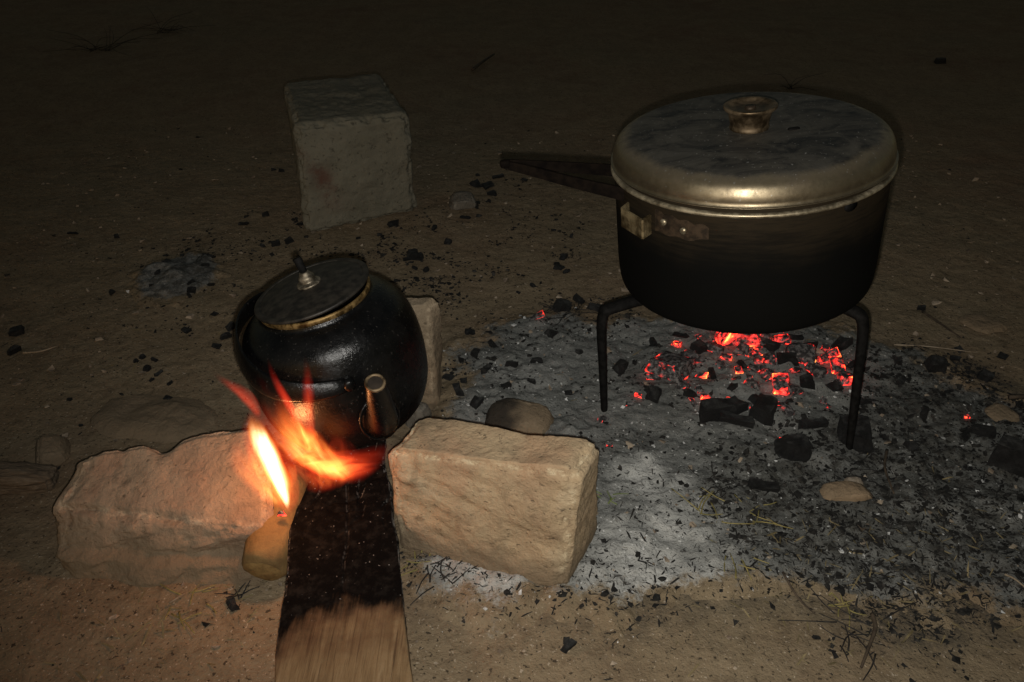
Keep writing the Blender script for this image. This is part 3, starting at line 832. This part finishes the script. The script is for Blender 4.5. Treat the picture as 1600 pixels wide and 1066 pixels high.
# ------------------------------------------------------------------ flames: closed meshes filled with glowing gas
def flame(label, base, tip, width, depth, bend=(0, 0), color='orange', st=160, group=None, prof=(.55, 1.0), seed=0, turb=.25, light=0, lt=.35, tail=1.0, streak=0., name='flame'):
    base = Vector(base); tip = Vector(tip); L = (tip - base).length
    zq = Vector((0, 0, 1)).rotation_difference((tip - base).normalized())
    p1, p2 = prof; tm = p1 / (p1 + p2); pk = tm ** p1 * (1 - tm) ** p2
    V = []; F = []; K = 26; N = 18
    def wf(t): return max(1e-4, (max(t, 0) ** p1 * max(1 - t, 0) ** p2) / pk)
    def cx(t): return bend[0] * math.sin(math.pi * t), bend[1] * math.sin(math.pi * 1.7 * t)
    for i in range(K + 1):
        t = .004 + .992 * i / K; a = cx(t)
        for j in range(N):
            th = 2 * math.pi * j / N
            V.append((a[0] + a[1] + width * wf(t) * math.cos(th), depth * wf(t) * math.sin(th), t * L))
    for i in range(K):
        for j in range(N): F.append((i * N + j, i * N + (j + 1) % N, (i + 1) * N + (j + 1) % N, (i + 1) * N + j))
    F += [tuple(range(N - 1, -1, -1)), tuple(K * N + k for k in range(N))]
    m = mesh('flame', V, F)
    n = NB('flame_gas'); t_ = n.t; t_.nodes.remove(n.b)
    nz = n.noise(26, 3, .55, vec=n.scl(n.co, (1, 1, .45)), col=True)
    sub = t_.nodes.new('ShaderNodeVectorMath'); sub.operation = 'SUBTRACT'; n.put(sub.inputs[0], nz); sub.inputs[1].default_value = (.5, .5, .5)
    scv = t_.nodes.new('ShaderNodeVectorMath'); scv.operation = 'MULTIPLY'; n.put(scv.inputs[0], sub.outputs[0]); scv.inputs[1].default_value = (width * turb * 4, depth * turb * 4, 0)
    add = t_.nodes.new('ShaderNodeVectorMath'); n.put(add.inputs[0], n.co); n.put(add.inputs[1], scv.outputs[0])
    x, y, z = n.sep(add.outputs[0])
    t = n.math('MULTIPLY', z, 1 / L, True)
    bx_ = n.math('ADD', n.math('MULTIPLY', n.math('SINE', n.math('MULTIPLY', t, math.pi)), bend[0]), n.math('MULTIPLY', n.math('SINE', n.math('MULTIPLY', t, math.pi * 1.7)), bend[1]))
    wv = n.math('MULTIPLY', n.math('MULTIPLY', n.math('POWER', t, p1), n.math('POWER', n.math('SUBTRACT', 1., t, True), p2)), 1 / pk)
    wv = n.math('MAXIMUM', wv, .01)
    rx = n.math('DIVIDE', n.math('SUBTRACT', x, bx_), n.math('MULTIPLY', wv, width)); ry = n.math('DIVIDE', y, n.math('MULTIPLY', wv, depth))
    d = n.math('SUBTRACT', 1., n.math('ADD', n.math('MULTIPLY', rx, rx), n.math('MULTIPLY', ry, ry)), True)
    d = n.math('MULTIPLY', d, n.mapr(t, 1.0, 1.0 - .75 * tail, 0, 1))
    d = n.math('MULTIPLY', d, n.mapr(t, 0.0, .12, .25, 1))
    if streak: d = n.math('MULTIPLY', d, n.mapr(n.noise(70, 3, .6, vec=n.scl(add.outputs[0], (1, 1, .22)), dist=.5), .34, .62, 1 - streak, 1))
    ramps = {'white': [(0, (1, .10, .02)), (.25, (1, .30, .06)), (.5, (1, .72, .32)), (.8, (1, .9, .62))],
             'yellow': [(0, (1, .05, .012)), (.3, (1, .17, .025)), (.6, (1, .40, .07)), (.95, (1, .62, .18))],
             'orange': [(0, (1, .028, .010)), (.35, (1, .075, .018)), (.75, (1, .20, .035)), (1, (1, .34, .07))],
             'red': [(0, (1, .022, .010)), (.5, (1, .045, .016)), (1, (1, .10, .025))]}
    em = t_.nodes.new('ShaderNodeEmission')
    n.put(em.inputs[0], n.ramp(d, ramps[color])); n.put(em.inputs[1], n.math('MULTIPLY', n.math('POWER', d, 1.6), st))
    t_.links.new(em.outputs[0], n.o.inputs['Volume'])
    o = obj(name, m, n.m, label=label, cat='flame', group=group, loc=base); o.rotation_mode = 'QUATERNION'; o.rotation_quaternion = zq
    if light:
        ld = bpy.data.lights.new('flame_light', 'POINT'); ld.energy = light; ld.color = (1, .36, .11); ld.shadow_soft_size = .010
        lo = bpy.data.objects.new('flame_light', ld); C.objects.link(lo); lo.parent = o; lo.location = (cx(lt)[0] + cx(lt)[1], 0, L * lt)
    return o

Y = atY
flame('tall white-hot flame tongue rising beside the long low rock', Y(451, 802, .548), Y(392, 634, .566), .0125, .007, (.0, .0025), 'white', 560, prof=(.95, .75), turb=.2, light=.36, lt=.5, tail=.5, streak=.35)
flame('second pale flame blade just left of the white-hot tongue', Y(440, 780, .552), Y(396, 655, .567), .0075, .005, (-.003, .003), 'white', 420, prof=(.6, .9), turb=.4, tail=.9, streak=.5)
flame('orange fringe wrapped round the white-hot flame tongue', Y(452, 806, .550), Y(388, 620, .570), .0195, .008, (-.003, .004), 'orange', 150, prof=(.6, .8), turb=.5, tail=.9, streak=.6)
flame('soft yellow flame glow standing in for firelight on the long low rock', Y(444, 795, .562), Y(380, 664, .578), .027, .010, (-.010, .004), 'yellow', 210, prof=(.6, .7), turb=.35, streak=.7)  # glow volume put in for the overexposed firelit patch of rock
flame('broad orange flame sweeping up the kettle lower left', Y(552, 754, .562), Y(424, 596, .552), .026, .010, (-.018, .0), 'yellow', 270, prof=(.7, 1.0), turb=.32, streak=.75)
flame('orange flame curling right below the kettle bottom', Y(452, 708, .562), Y(628, 690, .575), .020, .010, (.022, .0), 'orange', 280, prof=(.6, .7), turb=.3, streak=.7)
flame('hot yellow flame knot against the kettle side', Y(484, 708, .550), Y(448, 632, .550), .011, .006, (.0, .004), 'yellow', 620, prof=(.6, .7), turb=.8, streak=.95)
flame('thin red flame wisp climbing the kettle front, leaning left', Y(480, 700, .548), Y(421, 548, .545), .0052, .004, (-.003, .003), 'red', 230, prof=(.7, .9), turb=.4, tail=.8, streak=.5)
flame('thin red flame wisp climbing straight up the kettle front', Y(490, 705, .548), Y(466, 542, .545), .0075, .004, (.003, -.003), 'red', 120, prof=(.6, .9), turb=.45, tail=.8, streak=.5)
flame('faint red flame wisp blown left of the kettle', Y(408, 655, .575), Y(326, 574, .59), .0075, .005, (.004, .002), 'red', 130, prof=(.5, .8), turb=.5, streak=.5)
flame('red flame haze between white tongue and kettle', Y(520, 768, .558), Y(392, 606, .552), .028, .008, (-.008, .003), 'orange', 120, prof=(.6, .8), turb=.5, streak=.9)
flame('deep red flame sheet behind the orange flames', Y(500, 772, .575), Y(470, 640, .570), .044, .008, (.0, .004), 'orange', 100, prof=(.6, .7), turb=.5, streak=.9)
flame('small orange flame tip left of the kettle base', Y(446, 770, .556), Y(418, 668, .552), .010, .005, (.003, .004), 'orange', 190, prof=(.6, .9), turb=.5, streak=.7)

# ------------------------------------------------------------------ charcoal, embers, debris
def chunk_mesh(seed, l=1, w_=.6, h=.45, n3=(4, 3, 3), hot=False):
    m = hexa(boxc(0, 0, -h * .5, l, w_, h, 0, .08, seed, .85), rnd=.06, amp=.14, freq=2.6, seed=seed, n3=n3)
    P = np.empty(len(m.vertices) * 3, np.float32); m.vertices.foreach_get('co', P); P = P.reshape(-1, 3)
    ms = m.copy(); 
    return m, P
CH = []
for s_, dims in enumerate([(1, .6, .45), (1, .75, .6), (1, .35, .28), (1, .5, .5), (1, .42, .3), (1, .8, .4)]):
    m, P = chunk_mesh(100 + s_, *dims); m.materials.append(CHAR); m.polygons.foreach_set('use_smooth', [False] * len(m.polygons)); CH.append(m)
def charcoal(px, py, wpx, k=None, rz=None, label=None, group=None, lift=.15):
    p = at(px, py); s_ = wpx * mpp(py)
    k = random.randrange(6) if k is None else k
    return obj('charcoal_lump', CH[k], None, label=label, cat='charcoal', group=group, loc=(p.x, p.y, surf(p.x, p.y) + s_ * lift),
               rot=(random.uniform(-.2, .2), random.uniform(-.2, .2), random.uniform(0, 6.28) if rz is None else rz), scale=s_)
G = [
 ('charcoal lumps round the cement block', 'black charcoal lump scattered on dirt around the cement block base',
  [(615, 351, 24), (380, 352, 17), (415, 337, 12), (431, 382, 15), (451, 378, 15), (470, 352, 14), (440, 268, 12), (410, 385, 12), (428, 265, 9), (560, 372, 10), (593, 366, 9)]),
 ('charcoal lumps below the pot handle', 'black charcoal lump in the loose cluster below the pot handle',
  [(745, 288, 22), (763, 290, 24), (778, 277, 22), (768, 303, 18), (765, 314, 13), (726, 341, 18), (748, 337, 10), (745, 318, 11), (820, 281, 12), (746, 272, 9), (678, 356, 14), (700, 378, 13), (745, 325, 12)]),
 ('charcoal lumps behind the kettle', 'black charcoal lump on dirt between the kettle and the pot',
  [(645, 400, 24), (636, 405, 14), (655, 402, 16), (665, 420, 12), (648, 418, 12), (880, 402, 18), (874, 418, 18), (884, 424, 14), (870, 412, 12), (832, 446, 14), (810, 456, 9), (893, 370, 12), (905, 470, 26), (880, 485, 30), (930, 483, 26)]),
 ('charcoal lumps on the dirt at left', 'lone black charcoal lump on bare dirt at the left',
  [(113, 366, 16), (290, 514, 17), (25, 516, 28), (20, 546, 24), (265, 597, 13), (262, 622, 13), (125, 661, 9), (175, 456, 20), (182, 370, 10), (108, 622, 8), (335, 490, 12), (352, 525, 20), (338, 540, 16), (360, 510, 18), (240, 560, 14), (230, 575, 14), (222, 555, 11), (248, 583, 18), (212, 562, 9), (236, 592, 10)]),
 ('charcoal lumps in the old ash heap', 'black charcoal lump lying in the small old ash heap',
  [(325, 405, 24), (316, 420, 30), (280, 440, 22), (300, 455, 16), (262, 410, 18), (295, 462, 14), (240, 448, 14), (330, 445, 14), (285, 402, 16), (270, 455, 16), (250, 430, 18), (305, 435, 20), (268, 428, 16), (312, 408, 18), (292, 424, 16), (235, 425, 13), (298, 446, 18)]),
 ('charcoal lumps at the right', 'black charcoal lump on dark littered dirt right of the tripod',
  [(1540, 590, 24), (1405, 606, 27), (1440, 657, 30), (1505, 682, 18), (1460, 582, 34), (1530, 686, 42), (1492, 560, 18), (1400, 575, 20), (1568, 556, 18), (1420, 712, 24), (1350, 640, 22), (1590, 640, 20), (1480, 620, 18), (1380, 600, 16), (1375, 655, 20), (1440, 480, 14), (1500, 545, 16)]),
 ('charcoal lumps in the ash left of the coals', 'black charcoal lump in grey ash between kettle and tripod',
  [(715, 618, 28), (742, 560, 24), (760, 588, 26), (862, 530, 26), (800, 575, 26), (838, 575, 22), (770, 545, 22), (968, 582, 36), (725, 600, 18), (790, 610, 20), (735, 520, 18), (905, 560, 14), (830, 605, 16), (745, 640, 26), (700, 590, 20), (888, 620, 14)]),
 ('charcoal lumps among the glowing coals', 'dead black charcoal lump among the glowing coals under the pot',
  [(1020, 628, 34), (1200, 560, 30), (1158, 590, 32), (1262, 555, 36), (1310, 550, 44), (1225, 585, 40), (1300, 620, 30), (1075, 632, 30), (1180, 640, 26), (1255, 615, 34), (1110, 600, 30), (1060, 540, 30), (1020, 545, 26), (1240, 540, 34), (1090, 560, 30), (1330, 575, 28), (1140, 625, 24), (1275, 595, 26)]),
]
ORD = ('leftmost,second from left,third from left,fourth from left,fifth from left,sixth from left,seventh from left,eighth from left,ninth from left,'
       'tenth from left,eleventh from left,twelfth from left,thirteenth from left,fourteenth from left,fifteenth from left,sixteenth from left,'
       'seventeenth from left,eighteenth from left,nineteenth from left,twentieth from left,' + ','.join(t + ' from left' for t in ('twenty-first', 'twenty-second', 'twenty-third', 'twenty-fourth', 'twenty-fifth', 'twenty-sixth', 'twenty-seventh',
       'twenty-eighth', 'twenty-ninth', 'thirtieth', 'thirty-first', 'thirty-second', 'thirty-third', 'thirty-fourth', 'thirty-fifth', 'thirty-sixth'))).split(',')
def ordn(i, n): return 'rightmost' if i == n - 1 else ORD[i] if i < (n + 1) // 2 else ORD[n - 1 - i].replace('left', 'right')
for grp, lab, L in G:
    for i, (px, py, s_) in enumerate(sorted(L)): charcoal(px, py, s_ * (.78 if 'glowing' in grp else .9), label='%s of the black %s' % (ordn(i, len(L)), grp), group=grp)
charcoal(1118, 660, 74, 4, R(14), 'longest charcoal piece lying in ash in front of the glowing coals')
charcoal(1146, 674, 58, 2, R(-4), 'slim charcoal piece lying against the front of the longest one')
charcoal(1140, 650, 46, 0, R(30), 'blocky charcoal piece behind the longest one')
charcoal(1190, 655, 44, 1, R(60), 'stubby charcoal piece at the right end of the longest charcoal piece')
charcoal(1268, 677, 48, 2, R(25), 'slim charcoal stick in ash left of the front right tripod leg')
charcoal(1232, 716, 58, 3, R(-20), 'ragged charcoal piece in ash nearest the viewer below the coals')
charcoal(1332, 690, 60, 1, R(75), 'dark charcoal lump leaning on the foot of the front right tripod leg')
charcoal(1585, 742, 96, 4, R(-32), 'long black charred branch piece at the right picture edge')
charcoal(888, 1010, 26, 3, R(40), 'black charcoal bit on bare dirt in the foreground right of the plank')
charcoal(885, 1000, 14, 0, R(80), 'tiny black charcoal crumb touching the foreground charcoal bit')
charcoal(1468, 97, 16, 1, R(10), 'lone dark lump far off in the top right corner')
charcoal(1190, 774, 50, 2, R(4), 'short thin black stick lying flat in the ash')
charcoal(362, 945, 30, 4, R(-50), 'curled burnt twig bit in front of the firewood stub')

# glowing coals
EM = []
for s_, dims in enumerate([(1, .75, .6), (1, .5, .4), (1, .9, .55), (1, .4, .35)]):
    for hot, mat in ((.10, EMB), (.5, EMB_HOT)):
        m, P = chunk_mesh(140 + s_, *dims, n3=(14, 11, 9)); m.materials.append(mat)
        e = np.array([d.value for d in m.attributes['edge'].data])
        nz = fbm(P, 2.2, 3, 150 + s_)
        add_attr(m, 'hot', np.clip(hot * .45 + .6 * e * sstep(-.35, .45, nz) + .35 * nz, 0, 1.0)); EM.append(m)
def coal(px, py, wpx, k, hot, rz=None, label='glowing red coal half covered in grey ash under the pot', group='glowing coals under the pot', lift=.2):
    p = at(px, py); s_ = wpx * mpp(py)
    return obj('glowing_coal', EM[2 * k + hot], None, label=label, cat='coal', group=group, loc=(p.x, p.y, surf(p.x, p.y) + s_ * lift),
               rot=(random.uniform(-.25, .25), random.uniform(-.25, .25), random.uniform(0, 6.28) if rz is None else rz), scale=(s_, s_, s_ * .65))
coal(1146, 553, 54, 0, 1, .3, 'largest bright orange coal at the top of the glowing pile', None, .3)
coal(1046, 594, 58, 2, 0, .8, 'round coal with a glowing rim at the left of the pile', None, .25)
coal(838, 511, 24, 3, 0, .3, 'lone small glowing coal in ash left of the pot', None)
coal(1506, 660, 12, 1, 1, .3, 'lone tiny glowing coal far right of the tripod', None)
coal(950, 705, 13, 1, 0, .3, 'lone tiny ember in ash beside the brown slab', None)
coal(1222, 694, 13, 1, 1, .3, 'lone tiny ember in ash in front of the coals', None)
r2 = random.Random(5)
EXTRA = []
while len(EXTRA) < 30:
    a_, b_ = r2.gauss(0, 1), r2.gauss(0, 1); x_, y_ = 1185 + 75 * a_, 592 + 30 * b_
    if 990 < x_ < 1326 and 525 < y_ < 662: EXTRA.append((round(x_), round(y_), r2.choice((9, 11, 14, 18)), r2.randrange(4), r2.choice((0, 0, 1))))
CL = sorted(EXTRA + [(1114, 560, 30, 1, 0), (1217, 548, 26, 1, 1), (1131, 577, 18, 1, 1), (1076, 573, 30, 0, 0), (1094, 601, 18, 3, 1), (1066, 620, 24, 1, 0),
        (1176, 574, 20, 0, 1), (1200, 604, 26, 0, 0), (1172, 618, 22, 0, 0), (1216, 623, 40, 1, 1), (1234, 628, 24, 0, 0), (1246, 577, 46, 1, 0), (1290, 576, 36, 3, 1),
        (1304, 590, 34, 1, 1), (1316, 606, 34, 1, 1), (1286, 556, 26, 3, 0), (1197, 581, 24, 0, 0), (1100, 637, 14, 0, 1), (1285, 636, 12, 0, 0), (984, 638, 14, 1, 0),
        (942, 660, 16, 0, 0), (1131, 523, 34, 1, 0), (1214, 525, 18, 0, 0), (1196, 537, 16, 0, 0), (1215, 650, 22, 3, 0), (1082, 641, 18, 3, 0), (1270, 600, 32, 1, 0),
        (1185, 595, 20, 1, 0), (1240, 600, 26, 3, 0), (1155, 570, 24, 0, 0), (1020, 600, 22, 1, 0), (1228, 655, 22, 1, 0), (1310, 612, 24, 3, 0), (1118, 548, 20, 3, 1),
        (1090, 628, 16, 1, 0), (1260, 580, 22, 1, 1), (1205, 612, 22, 1, 0), (1032, 580, 22, 3, 0)])
for i, (px, py, s_, k, h) in enumerate(CL):
    coal(px, py, s_, k, h, None, '%s %s coal in the glowing pile under the pot' % (ordn(i, len(CL)), 'bright orange' if h else 'dull red'))
coal(447, 803, 10, 0, 1, .3, 'tiny pink ember on the firewood stub tip at the flame base', None, 0).location = Y(440, 802, .555)

# crumbs: uncountable small litter, joined
def crumbs(name, pts, sizes, mat, label, cat, flat=.6, elong=1.0, parent=None):
    base = np.array([(x, y, z) for z in (-.5, .5) for y in (-.5, .5) for x in (-.5, .5)])
    fc = np.array([(0, 2, 3, 1), (4, 5, 7, 6), (0, 1, 5, 4), (2, 6, 7, 3), (0, 4, 6, 2), (1, 3, 7, 5)])
    n = len(pts); a = rng.uniform(0, 6.28, n); b = rng.normal(0, .35, n)
    J = base[None] + rng.normal(0, .24, (n, 8, 3)); J[:, :, 0] *= (elong * rng.uniform(.7, 1.4, n))[:, None]; J[:, :, 2] *= flat
    J *= sizes[:, None, None]
    X = J[:, :, 0] * np.cos(b)[:, None] - J[:, :, 2] * np.sin(b)[:, None]; Z = J[:, :, 0] * np.sin(b)[:, None] + J[:, :, 2] * np.cos(b)[:, None]
    c_, s_ = np.cos(a)[:, None], np.sin(a)[:, None]
    W = np.stack([X * c_ - J[:, :, 1] * s_, X * s_ + J[:, :, 1] * c_, Z], 2) + pts[:, None, :]
    V = W.reshape(-1, 3); F = (fc[None] + (np.arange(n) * 8)[:, None, None]).reshape(-1, 4)
    m = mesh(name, V, F, False)
    return obj(name, m, mat, label=label, cat=cat, kind='stuff')

def surf_v(P):
    z = ground_z(P); s = poly_sd(P, ASH_POLY); za = ash_h(P)
    return np.where(s > -.05, np.maximum(z, za), z)

def scatter(n, dens, box=(-.95, 1.0, .36, 1.9)):
    out = []; k = 0
    while k < n:
        P = np.c_[rng.uniform(box[0], box[1], 20000), rng.uniform(box[2], box[3], 20000), np.zeros(20000)]
        P = P[rng.uniform(0, 1, len(P)) < dens(P)]
        out.append(P); k += len(P)
        if len(P) == 0: break
    P = np.concatenate(out)[:n]; P[:, 2] = surf_v(P); return P

def blob(P, px, py, rx, ry=None, y0=0):
    c = at(px, py); ry = ry or rx; return np.exp(-((P[:, 0] - c.x) / rx) ** 2 - ((P[:, 1] - c.y) / ry) ** 2)
def dark_d(P):
    Q = np.c_[P[:, :2], np.zeros(len(P))]; cl = sstep(-.1, .5, fbm(Q, 18, 3, 90))
    d = char_amount(P) * (.3 + .7 * cl) + .35 * sstep(-.03, .03, poly_sd(P, ASH_POLY)) * (.15 + .85 * cl)
    for b in [(700, 440, .10, .09), (760, 320, .09, .12), (880, 410, .05, .07), (420, 360, .10, .12), (600, 400, .14, .12), (235, 570, .06, .05), (345, 520, .05, .05), (280, 430, .09, .11),
              (940, 480, .08, .06), (720, 580, .08, .08), (850, 430, .14, .16), (1450, 600, .12, .1), (1340, 960, .1, .06), (700, 905, .06, .025), (900, 930, .08, .02), (640, 430, .1, .08)]:
        d = d + .8 * blob(P, *b) * cl
    return np.clip(d * .8 + .006, 0, 1)
P = scatter(3500, lambda P: np.clip(char_amount(P), 0, 1))
cn_ = NB('crumbs'); CRUMB = cn_.set(cn_.ramp(cn_.noise(60, 4, .8), [(.35, (.008, .008, .008)), (.55, (.022, .021, .019)), (.72, (.075, .068, .058))]), .9, spec=.12)
P = np.concatenate([P, scatter(10500, dark_d)]); crumbs('charcoal_crumbs', P, rng.gamma(1.3, .0011, len(P)).clip(.0006, .0058), CRUMB, 'fine black charcoal crumbs littering the ash and dirt', 'charcoal', .5)
P = scatter(5500, lambda P: np.clip(char_amount(P) * .8 + .35 * sstep(-.02, .04, poly_sd(P, ASH_POLY)), 0, 1) * sstep(.75, .5, P[:, 1]) + .002)
crumbs('burnt_straw', P, rng.gamma(2.0, .00033, len(P)).clip(.0003, .0014), CRUMB, 'thin bits of burnt straw strewn over the ash', 'straw', .5, 6.0)
PEB = m_plain('grit', (.12, .09, .065), (.33, .27, .2), .9, 0, 40, .3, .001, .2)
P = scatter(2600, lambda P: np.full(len(P), .3)); crumbs('grit', P, rng.gamma(1.6, .0012, len(P)).clip(.0006, .009), PEB, 'loose tan grit and tiny pebbles on the dirt', 'grit', .6)
WH = m_plain('ash_flakes', (.3, .3, .29), (.6, .6, .58), .9, 0, 60, .2, .001, .2)
P = scatter(1000, lambda P: np.clip(sstep(-.02, .03, poly_sd(P, ASH_POLY)) * .8 + blob(P, 690, 890, .05) + blob(P, 280, 432, .06, .08) + .01 * (P[:, 1] < .8), 0, 1))
crumbs('ash_flakes', P, rng.gamma(1.4, .0008, len(P)).clip(.0005, .0042), WH, 'white flakes of ash on the ground', 'ash', .35)
STR = m_plain('dry_straw', (.10, .078, .036), (.22, .175, .09), .8, 0, 60, .2, .001, .3)
P = scatter(480, lambda P: np.clip(char_amount(P) * .5 * (P[:, 1] < .62) + blob(P, 1330, 940, .1, .05) * .9 + blob(P, 270, 970, .12, .05) * .6 + .012, 0, 1), (-.7, .9, .36, 1.0))
crumbs('dry_straw', P + np.array([0, 0, .001]), rng.gamma(2, .00032, len(P)).clip(.00025, .0012), STR, 'pale straw bits lying on the foreground dirt', 'straw', .5, 11.0)

# tufts of dry grass: blades are parts
GRN = m_plain('dry_grass_blade', (.13, .115, .035), (.26, .21, .075), .75, 0, 80, .2, .001, .3)
BLK = m_plain('burnt_grass_blade', (.012, .011, .010), (.03, .027, .023), .8, 0, 80, .2, .001, .3)
def tuft(px, py, n, L, mat, label, flat=.35, spread=6.28, a0=0, name='grass_tuft'):
    p = at(px, py); root = obj(name, None, label=label, cat='grass', loc=(p.x, p.y, surf(p.x, p.y)))
    hi_ = flat > .45
    for k in range(n):
        a = random.uniform(0, 6.28); l = L * random.uniform(.35, 1.0); e = flat * random.uniform(.0, 1.0) * (1 if hi_ else .45); r0 = L * (.15 if hi_ else .45)
        d = Vector((math.cos(a), math.sin(a) * .8, 0)); s_ = Vector((-d.y, d.x, 0)) * random.uniform(-.35, .35)
        b = Vector((random.uniform(-r0, r0), random.uniform(-r0, r0), .001))
        pts = [b, b + (d + s_ * .3) * l * .45 + up * l * e * .6, b + (d + s_) * l + up * (l * e * random.uniform(.5, 1) + .001)]
        sp = spline(pts, 3); obj('blade', tube(sp, [.0007 * (1 - .7 * i / len(sp)) + .0002 for i in range(len(sp))], 4), mat, root)
tuft(1122, 805, 14, .05, GRN, 'dry yellow-green grass tuft in ash below the coals', .4)
tuft(1180, 812, 8, .035, GRN, 'smaller sparse grass tuft right of the yellow-green tuft', .4)
tuft(1120, 768, 10, .04, BLK, 'burnt black grass tuft in ash above the yellow-green tuft', .3)
tuft(950, 790, 7, .022, m_plain('green_grass_blade', (.08, .11, .03), (.14, .17, .05), .7), 'small green grass sprig at the right end of the brown slab', .4)
tuft(690, 905, 12, .035, BLK, 'burnt grass tangle in front of the brown slab', .3)
tuft(655, 885, 6, .03, GRN, 'dry grass wisp between plank and brown slab', .4)
tuft(372, 930, 8, .03, BLK, 'burnt grass curl in front of the firewood stub', .5)
tuft(300, 935, 9, .04, GRN, 'flattened dry grass in front of the long low rock', .2)
tuft(1160, 890, 9, .04, GRN, 'thin dry grass strands at the lower edge of the ash', .25)
tuft(1345, 990, 14, .055, BLK, 'dark dead grass clump in the right foreground', .35)
tuft(1300, 930, 9, .045, GRN, 'straw-coloured grass strands in the right foreground', .2)
tuft(1380, 740, 12, .05, BLK, 'dark burnt grass near the front right tripod foot', .35)
tuft(885, 492, 12, .05, BLK, 'burnt grass at the back edge of the ash', .3)
tuft(1235, 140, 7, .10, BLK, 'thin dead weed behind the pot', .7)
tuft(160, 75, 22, .22, BLK, 'dark dead bush in the far left background', .5)
tuft(260, 48, 16, .2, BLK, 'second dark dead bush farther back at upper left', .5)

# twigs
TW = m_plain('dark_twig', (.03, .022, .015), (.075, .055, .036), .8, 0, 80, .4, .001, .3)
PTW = m_plain('pale_twig', (.17, .13, .085), (.3, .24, .17), .8, 0, 80, .4, .001, .3)
def twig(pxs, r, mat, label, lift=.003):
    pts = []
    for i, p in enumerate(pxs):
        q = at(*p); pts.append(Vector((q.x, q.y, surf(q.x, q.y) + lift + (r if i in (0, len(pxs) - 1) else r * 2))))
    sp = spline(pts, 6); obj('twig', tube(sp, [r * (1 - .5 * i / len(sp)) for i in range(len(sp))], 6), mat, label=label, cat='twig')
twig([(1362, 962), (1366, 985), (1358, 1010), (1345, 1045)], .0022, TW, 'dark crooked twig standing out in the right foreground')
twig([(1220, 905), (1245, 935), (1272, 960)], .0014, TW, 'short dark twig at the lower edge of the ash')
twig([(1382, 715), (1378, 745), (1392, 785)], .0018, TW, 'dark twig by the front right tripod foot')
twig([(1395, 545), (1450, 548), (1530, 553)], .0012, PTW, 'thin straight pale twig right of the pot')
twig([(1565, 908), (1580, 917), (1600, 928)], .0012, PTW, 'pale straw stalk at the right edge foreground')
twig([(36, 552), (65, 550), (92, 540)], .0016, PTW, 'thin pale twig on dirt at far left')
twig([(1440, 490), (1475, 515), (1500, 530)], .0018, TW, 'dark bent twig right of the pot base')
twig([(738, 112), (755, 100), (772, 86)], .005, TW, 'dark twig far back beyond the cement block')
twig([(1170, 776), (1185, 773), (1212, 771)], .0022, TW, 'short black twig lying on ash in front of the tripod')
twig([(265, 945), (280, 938), (290, 930)], .0013, PTW, 'pale straw stalk in front of the long low rock')
twig([(1570, 635), (1600, 637), (1640, 640)], .003, TW, 'greenish dark stalk at the right picture edge')
